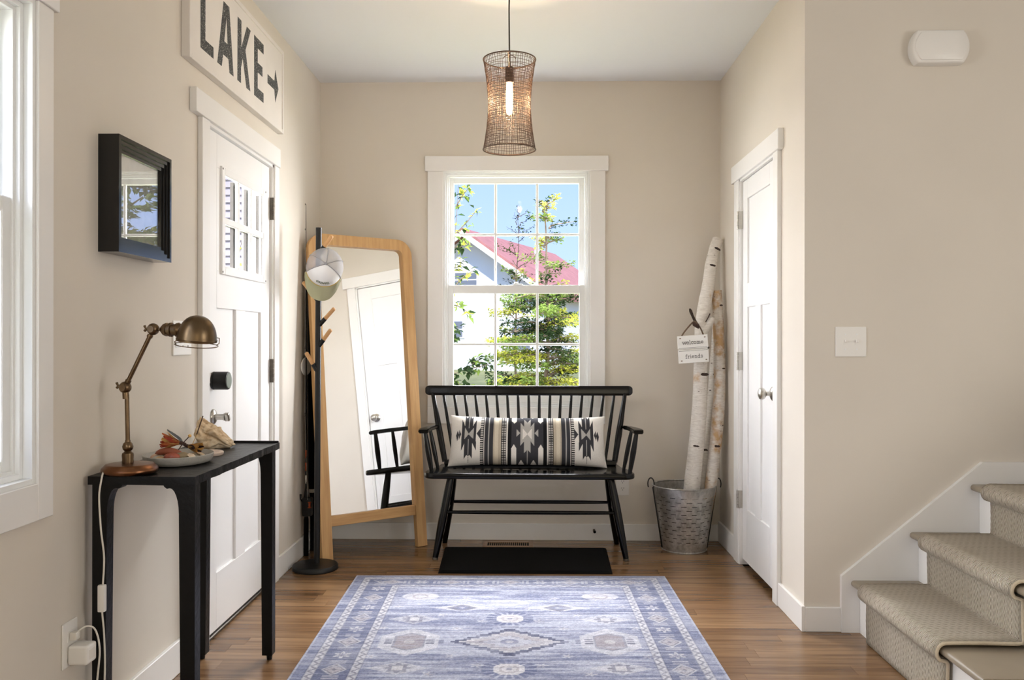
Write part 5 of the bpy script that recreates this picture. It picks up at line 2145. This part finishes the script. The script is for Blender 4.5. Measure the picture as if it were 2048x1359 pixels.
# ================================================================== WELCOME SIGN
ws = thing('hanging_sign', 'small white sign reading welcome friends hung from birch log', 'sign', (.904, 4.866, 1.145), (math.radians(0), math.radians(-4.2), math.radians(-4)), local=True)
wp = M('white_sign_paint', (236, 234, 229), .6, var=.02)
part('sign_plank', bx(-.084, .084, 0, .012, .003, .077, bev=.0015), wp, ws)
part('sign_plank', bx(-.084, .084, 0, .012, -.077, -.003, bev=.0015), wp, ws)
part('joining_batten', bx(-.080, .080, .010, .017, -.05, .05), wp, ws)
for z in (.0085, -.0085):
    part('grey_line', bx(-.080, .080, -.0006, .0002, z - .0009, z + .0009), M('grey_ink', (120, 118, 116), .8), ws)
for x in (-.068, .068):
    for z in (.063, -.063):
        part('nail_head', ball(B(), (x, -.0005, z), .0042, 2, (1.3, .4, .7)), M('rusted_nail', (120, 100, 84), .7), ws, smooth=True)
# slab-serif lettering built from strokes (x-height 1)
GL = {
    'w': (1.5, [[(0, 1), (.38, 0), (.75, .9), (1.12, 0), (1.5, 1)], [(-.15, 1), (.2, 1)], [(1.3, 1), (1.65, 1)], [(.6, 1), (.9, 1)]]),
    'e': (.9, [[(.05, .52), (.85, .52), (.82, .78), (.65, .97), (.42, 1), (.18, .9), (.05, .65), (.05, .35), (.2, .08), (.48, 0), (.7, .06), (.85, .22)]]),
    'l': (.55, [[(.28, 0), (.28, 1.55), (.05, 1.55)], [(.02, 0), (.55, 0)]]),
    'c': (.85, [[(.8, .75), (.62, .96), (.42, 1), (.18, .9), (.05, .65), (.05, .35), (.2, .08), (.45, 0), (.66, .05), (.82, .22)], [(.8, .72), (.8, .98)]]),
    'o': (.95, [[(.47, 1), (.2, .9), (.05, .62), (.05, .38), (.2, .1), (.47, 0), (.74, .1), (.9, .38), (.9, .62), (.74, .9), (.47, 1)]]),
    'm': (1.55, [[(.2, 0), (.2, 1), (0, 1)], [(.2, .75), (.4, .97), (.6, .97), (.75, .8), (.75, 0)], [(.75, .75), (.95, .97), (1.15, .97), (1.32, .8), (1.32, 0)], [(0, 0), (.4, 0)], [(.58, 0), (.95, 0)], [(1.12, 0), (1.52, 0)]]),
    'f': (.7, [[(.25, 0), (.25, 1.25), (.38, 1.5), (.62, 1.52), (.72, 1.38)], [(0, 1), (.62, 1)], [(.02, 0), (.55, 0)]]),
    'r': (.75, [[(.22, 0), (.22, 1), (0, 1)], [(.22, .68), (.4, .93), (.58, 1), (.72, .9), (.72, .75)], [(0, 0), (.5, 0)]]),
    'i': (.5, [[(.26, 0), (.26, 1), (.04, 1)], [(0, 0), (.52, 0)], [(.25, 1.38), (.27, 1.5)]]),
    'n': (1.05, [[(.2, 0), (.2, 1), (0, 1)], [(.2, .72), (.4, .95), (.62, .98), (.82, .82), (.82, 0)], [(0, 0), (.42, 0)], [(.62, 0), (1.04, 0)]]),
    'd': (1.0, [[(.78, 1.55), (.78, 0), (1, 0)], [(.56, 1.55), (.78, 1.55)], [(.78, .75), (.6, .97), (.38, 1), (.15, .88), (.05, .6), (.05, .38), (.15, .1), (.38, 0), (.6, .05), (.78, .25)]]),
    's': (.8, [[(.7, .7), (.68, .9), (.5, 1), (.25, .98), (.1, .82), (.15, .62), (.4, .53), (.65, .42), (.74, .25), (.65, .07), (.42, 0), (.2, .04), (.08, .2), (.08, .34)]]),
}


def write(word, xc, zb_, xh, wdt):
    total = sum(GL[c][0] + .22 for c in word) - .22
    x = xc - total * xh / 2
    bm = B()
    for c in word:
        adv, strokes = GL[c]
        for stq in strokes:
            for (a, b) in zip(stq, stq[1:]):
                A_ = Vector((x + a[0] * xh, 0, zb_ + a[1] * xh))
                B_ = Vector((x + b[0] * xh, 0, zb_ + b[1] * xh))
                d = (B_ - A_).normalized()
                nn = Vector((-d.z, 0, d.x)) * wdt / 2
                e_ = d * wdt * .3
                q = [A_ - e_ + nn, B_ + e_ + nn, B_ + e_ - nn, A_ - e_ - nn]
                v0 = [bm.verts.new((p.x, -.0009, p.z)) for p in q]
                v1 = [bm.verts.new((p.x, .0002, p.z)) for p in q]
                bm.faces.new(v0)
                for k in range(4):
                    bm.faces.new((v0[k], v1[k], v1[(k + 1) % 4], v0[(k + 1) % 4]))
        x += (adv + .22) * xh
    return bm


ink = M('dark_grey_ink', (72, 70, 68), .8)
part('welcome_lettering', write('welcome', 0, .029, .0135, .0024), ink, ws)
part('friends_lettering', write('friends', .002, -.050, .0135, .0024), ink, ws)
rope = []
rp0 = [Vector((-.058, .010, .076)), Vector((-.035, .012, .105)), Vector((.010, .030, .148)), Vector((.028, .022, .150)), Vector((.050, .012, .112)), Vector((.062, .010, .076))]
part('jute_cord', tube(B(), smooth_path(rp0, 5), .0042, 8), M('brown_jute', (104, 84, 66), .9, var=.3, vscale=300), ws, smooth=True)
kn = B()
for k in range(5):
    c_ = Vector((.012 + .006 * k, .012, .140 - .004 * k))
    tube(kn, [c_ + Vector((.004 * math.cos(q), -.012 + .010 * math.cos(q), .010 * math.sin(q))) for q in [2 * PI * z / 10 for z in range(10)]], .0038, 6, closed=True)
part('cord_knot', kn, MAT['husk'], ws, smooth=True)

# ================================================================== OUTSIDE
def lawn_mat():
    t = NT('sunny_lawn')
    n = t.noise(t.coord('Object'), 1.3, 6, .7)
    return t.done(t.bsdf(t.ramp(n, [(.3, L4((112, 116, 72))), (.55, L4((140, 142, 92))), (.75, L4((160, 150, 112)))]), .95))


bm = B()
gp_ = [(YF + .15, -.55), (12, -.5), (22, -.1), (30, .15), (60, .5), (160, 1.0)]
vl = [(bm.verts.new((-90, y, z)), bm.verts.new((90, y, z))) for y, z in gp_]
for a, b in zip(vl, vl[1:]):
    bm.faces.new((a[0], a[1], b[1], b[0]))
va = [bm.verts.new(c) for c in ((-90, -40, -.55), (XL - .2, -40, -.55), (XL - .2, YF + .15, -.55))]
bm.faces.new((va[0], va[1], va[2], vl[0][0]))
lw = struct('ground', bm, lawn_mat())

# neighbour house
hs = thing('white_house', 'white neighbour house with red roof seen through the far window', 'house', (-2.4, 30, 0))
siding = M('white_house_siding', (236, 238, 244), .8)
redroof = M('red_shingle_roof', (182, 124, 118), .9, var=.12, vscale=3)
ap = Vector((-2.22, 30, 0))
gd = Vector((.935, -.354, 0))
rd = Vector((.354, .935, 0))
hw, Lh, zr, ze = 3.0, 8.8, 4.86, 2.79


def hp(a, b, z):
    return ap + gd * a + rd * b + Vector((0, 0, z))


bm = B()
f_ = [hp(-hw, 0, -.6), hp(hw, 0, -.6), hp(hw, 0, ze), hp(0, 0, zr), hp(-hw, 0, ze)]
bk_ = [p + rd * Lh for p in f_]
v0 = [bm.verts.new(p) for p in f_]
v1 = [bm.verts.new(p) for p in bk_]
bm.faces.new(v0)
bm.faces.new(v1[::-1])
for k in range(5):
    bm.faces.new((v0[k], v0[(k + 1) % 5], v1[(k + 1) % 5], v1[k]))
part('house_walls', bm, siding, hs)
sl_ = (zr - ze) / hw
ov = .42
for s_ in (-1, 1):
    bm = B()
    q = [hp(0, -.45, zr + .03), hp(s_ * (hw + ov), -.45, ze - sl_ * ov + .03), hp(s_ * (hw + ov), Lh + .4, ze - sl_ * ov + .03), hp(0, Lh + .4, zr + .03)]
    vb = [bm.verts.new(p) for p in q]
    vt = [bm.verts.new(p + Vector((0, 0, .14))) for p in q]
    bm.faces.new(vb)
    bm.faces.new(vt[::-1])
    for k in range(4):
        bm.faces.new((vb[k], vb[(k + 1) % 4], vt[(k + 1) % 4], vt[k]))
    rf = part('roof_slope', bm, redroof, hs)
    bm = B()
    a_, b_ = hp(0, -.47, zr + .02), hp(s_ * (hw + ov), -.47, ze - sl_ * ov + .02)
    q = [a_, b_, b_ + Vector((0, 0, -.02)) + Vector((0, 0, .22)), a_ + Vector((0, 0, .2))]
    vb = [bm.verts.new(p - Vector((0, 0, .14))) for p in q]
    vt = [bm.verts.new(p - Vector((0, 0, .14)) - rd * .05) for p in q]
    bm.faces.new(vb)
    bm.faces.new(vt[::-1])
    for k in range(4):
        bm.faces.new((vb[k], vb[(k + 1) % 4], vt[(k + 1) % 4], vt[k]))
    part('rake_board', bm, M('white_fascia', (244, 244, 244), .6), hs)
part('roof_vent', cyl(B(), hp(.7, 5.0, zr - .6), hp(.7, 5.0, zr - .1), .13, seg=10), siding, hs)
dkw = M('grey_house_window', (120, 126, 140), .3)
for a0_, a1_, z0_, z1_ in ((-.55, .42, 3.0, 3.58), (-.75, -.12, 1.25, 1.9), (1.6, 2.4, .8, 1.7)):
    fwin = B()
    q = [(a0_, z0_), (a1_, z0_), (a1_, z1_), (a0_, z1_)]
    v0 = [fwin.verts.new(hp(a, -.03, z)) for a, z in q]
    v1 = [fwin.verts.new(hp(a, .02, z)) for a, z in q]
    fwin.faces.new(v0)
    for k in range(4):
        fwin.faces.new((v0[k], v1[k], v1[(k + 1) % 4], v0[(k + 1) % 4]))
    wf = part('house_window', fwin, siding, hs)
    nb = 2 if a1_ - a0_ > 1 else 1
    for i in range(nb):
        for j in range(2):
            aa = a0_ + .08 + (a1_ - a0_ - .08) * i / nb
            ab = a0_ + (a1_ - a0_ - .08) * (i + 1) / nb
            za = z0_ + .06 + (z1_ - z0_ - .06) * j / 2
            zb_ = z0_ + (z1_ - z0_ - .06) * (j + 1) / 2
            pb = B()
            q = [(aa, za), (ab, za), (ab, zb_), (aa, zb_)]
            v0 = [pb.verts.new(hp(a, -.05, z)) for a, z in q]
            v1 = [pb.verts.new(hp(a, -.02, z)) for a, z in q]
            pb.faces.new(v0)
            for k in range(4):
                pb.faces.new((v0[k], v1[k], v1[(k + 1) % 4], v0[(k + 1) % 4]))
            part('pane', pb, dkw, wf)


def leaf_mat(name, c, tc=None):
    t = NT(name)
    rnd = t.noise(t.coord('Object'), 6, 3, .7)
    cc = t.ramp(rnd, [(.25, L4(tuple(x * .62 for x in c))), (.5, L4(c)), (.75, L4(tuple(min(255, x * 1.22) for x in c)))])
    d = t.n('ShaderNodeBsdfDiffuse')
    t.set(d.inputs[0], cc)
    tl = t.n('ShaderNodeBsdfTranslucent')
    t.set(tl.inputs[0], cc)
    mx = t.n('ShaderNodeMixShader')
    mx.inputs[0].default_value = .4
    t.t.links.new(d.outputs[0], mx.inputs[1])
    t.t.links.new(tl.outputs[0], mx.inputs[2])
    return t.done(mx.outputs[0])


def leaves(pts, dirs, size, seed):
    """pointed two-quad leaves; returns (verts, faces)"""
    r = np.random.RandomState(seed)
    V_, F_ = [], []
    for p, d in zip(pts, dirs):
        d = Vector(d) + Vector(r.normal(0, .35, 3))
        d.normalize()
        up = Vector((r.normal(0, .45), r.normal(0, .45), 1))
        s_ = d.cross(up).normalized()
        L_ = size * r.uniform(.7, 1.3)
        w = L_ * .27
        nrm = s_.cross(d)
        p = Vector(p)
        b = len(V_)
        V_ += [p, p + d * L_ * .45 + s_ * w + nrm * w * .35, p + d * L_ - nrm * L_ * .12, p + d * L_ * .45 - s_ * w + nrm * w * .35, p + d * L_ * .5]
        F_ += [(b, b + 1, b + 4), (b + 1, b + 2, b + 4), (b + 2, b + 3, b + 4), (b + 3, b, b + 4)]
    return V_, F_


def branchy_tree(name, label, cat, base_, top_, tiers, size, mats, seed, nl, trunk_r=.035, group=None):
    """tiers: (height, reach, number of boughs, drop)"""
    r = random.Random(seed)
    root = thing(name, label, cat, base_)
    B0, T0 = Vector(base_), Vector(top_)
    bm = tube(B(), [B0.lerp(T0, k / 8) + Vector((r.uniform(-.02, .02), r.uniform(-.02, .02), 0)) for k in range(9)], [trunk_r * (1 - k / 9.5) for k in range(9)], 8)
    lp = [[] for _ in mats]
    ld = [[] for _ in mats]
    for (zf, reach, nb, drop, *den) in tiers:
        dn = den[0] if den else 1.0
        for k in range(nb):
            a = 2 * PI * (k + r.random()) / nb
            o0 = B0.lerp(T0, zf + r.uniform(-.03, .03))
            out = Vector((math.cos(a), math.sin(a), drop + r.uniform(-.15, .15)))
            L_ = reach * r.uniform(.6, 1.15)
            path = [o0 + out * (L_ * q / 5) + Vector((r.uniform(-.03, .03), r.uniform(-.03, .03), .05 * L_ * math.sin(q))) for q in range(6)]
            tube(bm, path, [trunk_r * .33 * (1 - q / 6.5) for q in range(6)], 5)
            mi = r.randrange(len(mats))
            for _ in range(int(nl * L_ * dn)):
                f = r.uniform(.15, 1.05)
                q = min(4, int(f * 5))
                p = path[q].lerp(path[q + 1], min(1, f * 5 - q))
                sd_ = r.choice((-1, 1))
                tw_ = Vector((-math.sin(a), math.cos(a), 0)) * sd_ * r.uniform(0, .22) * L_ * (1.15 - f * .6)
                lp[mi].append(p + tw_ + Vector((0, 0, r.uniform(-.035, .035))))
                ld[mi].append(out * .6 + tw_.normalized() * .7 + Vector((0, 0, -.1)) if tw_.length > 0 else out)
    part('trunk', bm, MAT['bark'], root)
    for m_, p_, d_ in zip(mats, lp, ld):
        if p_:
            part('foliage', leaves(p_, d_, size, seed + 3), m_, root, kind='stuff')
    return root


MAT['bark'] = M('dark_tree_bark', (86, 74, 62), .9, var=.2)
lg1, lg2, lg3 = leaf_mat('bright_yellow_green_leaf', (138, 142, 58)), leaf_mat('green_leaf', (86, 104, 50)), leaf_mat('dark_green_leaf', (34, 48, 28))
branchy_tree('young_tree', 'sunlit yellow-green young tree close outside the far window', 'tree', (.15, 9.0, -.55), (.15, 9.0, 2.60),
             [(.26, .60, 12, .12), (.34, .66, 13, .10), (.42, .66, 14, .10), (.49, .64, 14, .10), (.56, .58, 13, .10), (.62, .50, 12, .12), (.675, .42, 10, .16),
              (.74, .22, 5, .3, .5), (.80, .26, 5, .25, .5), (.86, .22, 4, .3, .6), (.92, .26, 5, .2, .6), (.965, .2, 4, .35, .6), (.99, .12, 4, .7, .6)],
             .038, [lg2, lg3, lg1, lg2, lg3, lg1], 5, 460)
branchy_tree('young_tree', 'bushy low yellow-green tree left of the taller one outside', 'tree', (-.20, 10.6, -.55), (-.20, 10.6, 2.15),
             [(.45, .40, 9, .15), (.56, .42, 9, .15), (.66, .38, 8, .15), (.76, .30, 7, .2), (.86, .22, 6, .3), (.95, .14, 5, .5)], .040, [lg1, lg2, lg3, lg1], 9, 300, .025)
branchy_tree('young_tree', 'faint thin sparse tree behind the others against the sky', 'tree', (-.28, 14.0, -.5), (-.22, 14.0, 3.2),
             [(.7, .3, 6, .4), (.8, .34, 6, .5), (.9, .25, 5, .7), (.97, .2, 4, .9)], .045, [lg2, lg3], 14, 45, .02)
branchy_tree('shade_tree', 'large leafy shade tree standing right of the white house', 'tree', (4.6, 13.5, -.4), (4.6, 13.5, 6.5),
             [(.2, 2.0, 10, .1), (.32, 2.4, 12, .1), (.45, 2.5, 12, .15), (.6, 2.2, 11, .2), (.75, 1.7, 9, .3), (.88, 1.2, 7, .5), (.97, .7, 5, .9)], .16, [lg1, lg2, lg2], 21, 90, .12)
# leafy branches entering from the left
def spray(label, pts_list, size, mats, seed, dens):
    root = thing('leafy_branch', label, 'branch', pts_list[0][0])
    r = random.Random(seed)
    bm = B()
    lp, ld = [[] for _ in mats], [[] for _ in mats]
    for pts in pts_list:
        path = smooth_path(pts, 5)
        tube(bm, path, [.006 * (1 - .7 * k / len(path)) for k in range(len(path))], 5)
        for k, p in enumerate(path[1:], 1):
            for _ in range(dens):
                mi = r.randrange(len(mats))
                lp[mi].append(p + Vector((r.uniform(-.03, .03), r.uniform(-.03, .03), r.uniform(-.03, .02))))
                ld[mi].append(Vector((r.uniform(-.6, 1), r.uniform(-.5, .5), r.uniform(-.6, .3))))
    part('twigs', bm, MAT['bark'], root)
    for m_, p_, d_ in zip(mats, lp, ld):
        if p_:
            part('foliage', leaves(p_, d_, size, seed), m_, root, kind='stuff')


spray('green maple sprays at left edge of the upper window panes',
      [[(-1.2, 7.5, -.55), (-1.1, 7.5, .4), (-.9, 7.5, 1.2), (-.72, 7.5, 1.7), (-.66, 7.5, 2.2), (-.64, 7.5, 2.55)], [(-.68, 7.5, 2.1), (-.58, 7.5, 2.2), (-.48, 7.5, 2.32)], [(-.66, 7.5, 2.35), (-.6, 7.5, 2.45), (-.54, 7.5, 2.52)],
       [(-.7, 7.5, 1.6), (-.62, 7.5, 1.72), (-.5, 7.5, 1.8)], [(-.7, 7.5, 1.5), (-.62, 7.5, 1.48), (-.54, 7.5, 1.42)], [(-.7, 7.5, 2.0), (-.62, 7.5, 2.0), (-.56, 7.5, 2.06)], [(-.75, 7.5, 1.9), (-.66, 7.5, 1.82), (-.6, 7.5, 1.88)]],
      .075, [lg1, lg2, lg3], 3, 2)
spray('dark green maple spray at the bottom left of the lower sash',
      [[(-1.3, 7.0, -.55), (-1.2, 7.0, .3), (-.95, 7.0, .75), (-.75, 7.0, .88), (-.55, 7.0, .95), (-.42, 7.0, 1.05)], [(-.75, 7.0, .88), (-.6, 7.0, .84), (-.48, 7.0, .80)], [(-.55, 7.0, .95), (-.42, 7.0, .98), (-.34, 7.0, 1.0)],
       [(-.4, 7.0, .6), (-.34, 7.0, .78), (-.3, 7.0, .9)], [(-.75, 7.0, 1.1), (-.66, 7.0, 1.2), (-.6, 7.0, 1.3)]],
      .062, [lg3, lg3, lg2], 8, 4)

# side building seen through the door lites: lap siding
sb = thing('side_building', 'lavender grey building with lap siding seen through the entry door panes', 'building', (-4.2, 11.3, -.5))
lav = M('lavender_lap_siding', (142, 137, 152), .8)
part('side_wall', bx(-6.6, -2.4, 11.33, 11.5, -.5, 4.6), lav, sb)
bmx = B()
v_ = [bmx.verts.new(c) for c in ((-6.6, 11.296, 0), (-2.4, 11.296, 0), (-2.4, 11.325, .098), (-6.6, 11.325, .098), (-6.6, 11.325, 0), (-2.4, 11.325, 0))]
bmx.faces.new((v_[0], v_[1], v_[2], v_[3]))
bmx.faces.new((v_[0], v_[4], v_[5], v_[1]))
sm_ = bpy.data.meshes.new('siding_board')
bmesh.ops.recalc_face_normals(bmx, faces=bmx.faces)
bmx.to_mesh(sm_)
bmx.free()
sm_.materials.append(lav)
for k in range(46):
    o = bpy.data.objects.new('siding_board', sm_)
    COL.objects.link(o)
    o.parent = sb
    o.location = (4.2, -11.3, .5 + -.1 + k * .1)
# porch post
pp_ = thing('porch_post', 'tan porch post outside the entry door', 'post', (-1.79, 5.75, -.5))
tanp = M('tan_porch_paint', (150, 138, 118), .7)
part('post_shaft', bx(-1.84, -1.74, 5.70, 5.80, -.4, 3.0, bev=.006), tanp, pp_)
part('post_base', bx(-1.86, -1.72, 5.68, 5.82, -.55, -.35, bev=.006), tanp, pp_)
spray('yellow and green leafy shoot outside the entry door',
      [[(-2.55, 7.2, -.5), (-2.6, 7.2, .8), (-2.5, 7.2, 1.6), (-2.42, 7.2, 2.1)], [(-2.5, 7.2, 1.6), (-2.35, 7.2, 1.85), (-2.3, 7.2, 2.2)], [(-2.5, 7.2, 1.5), (-2.65, 7.2, 1.75), (-2.7, 7.2, 2.1)]], .07, [lg1, lg2], 12, 1)
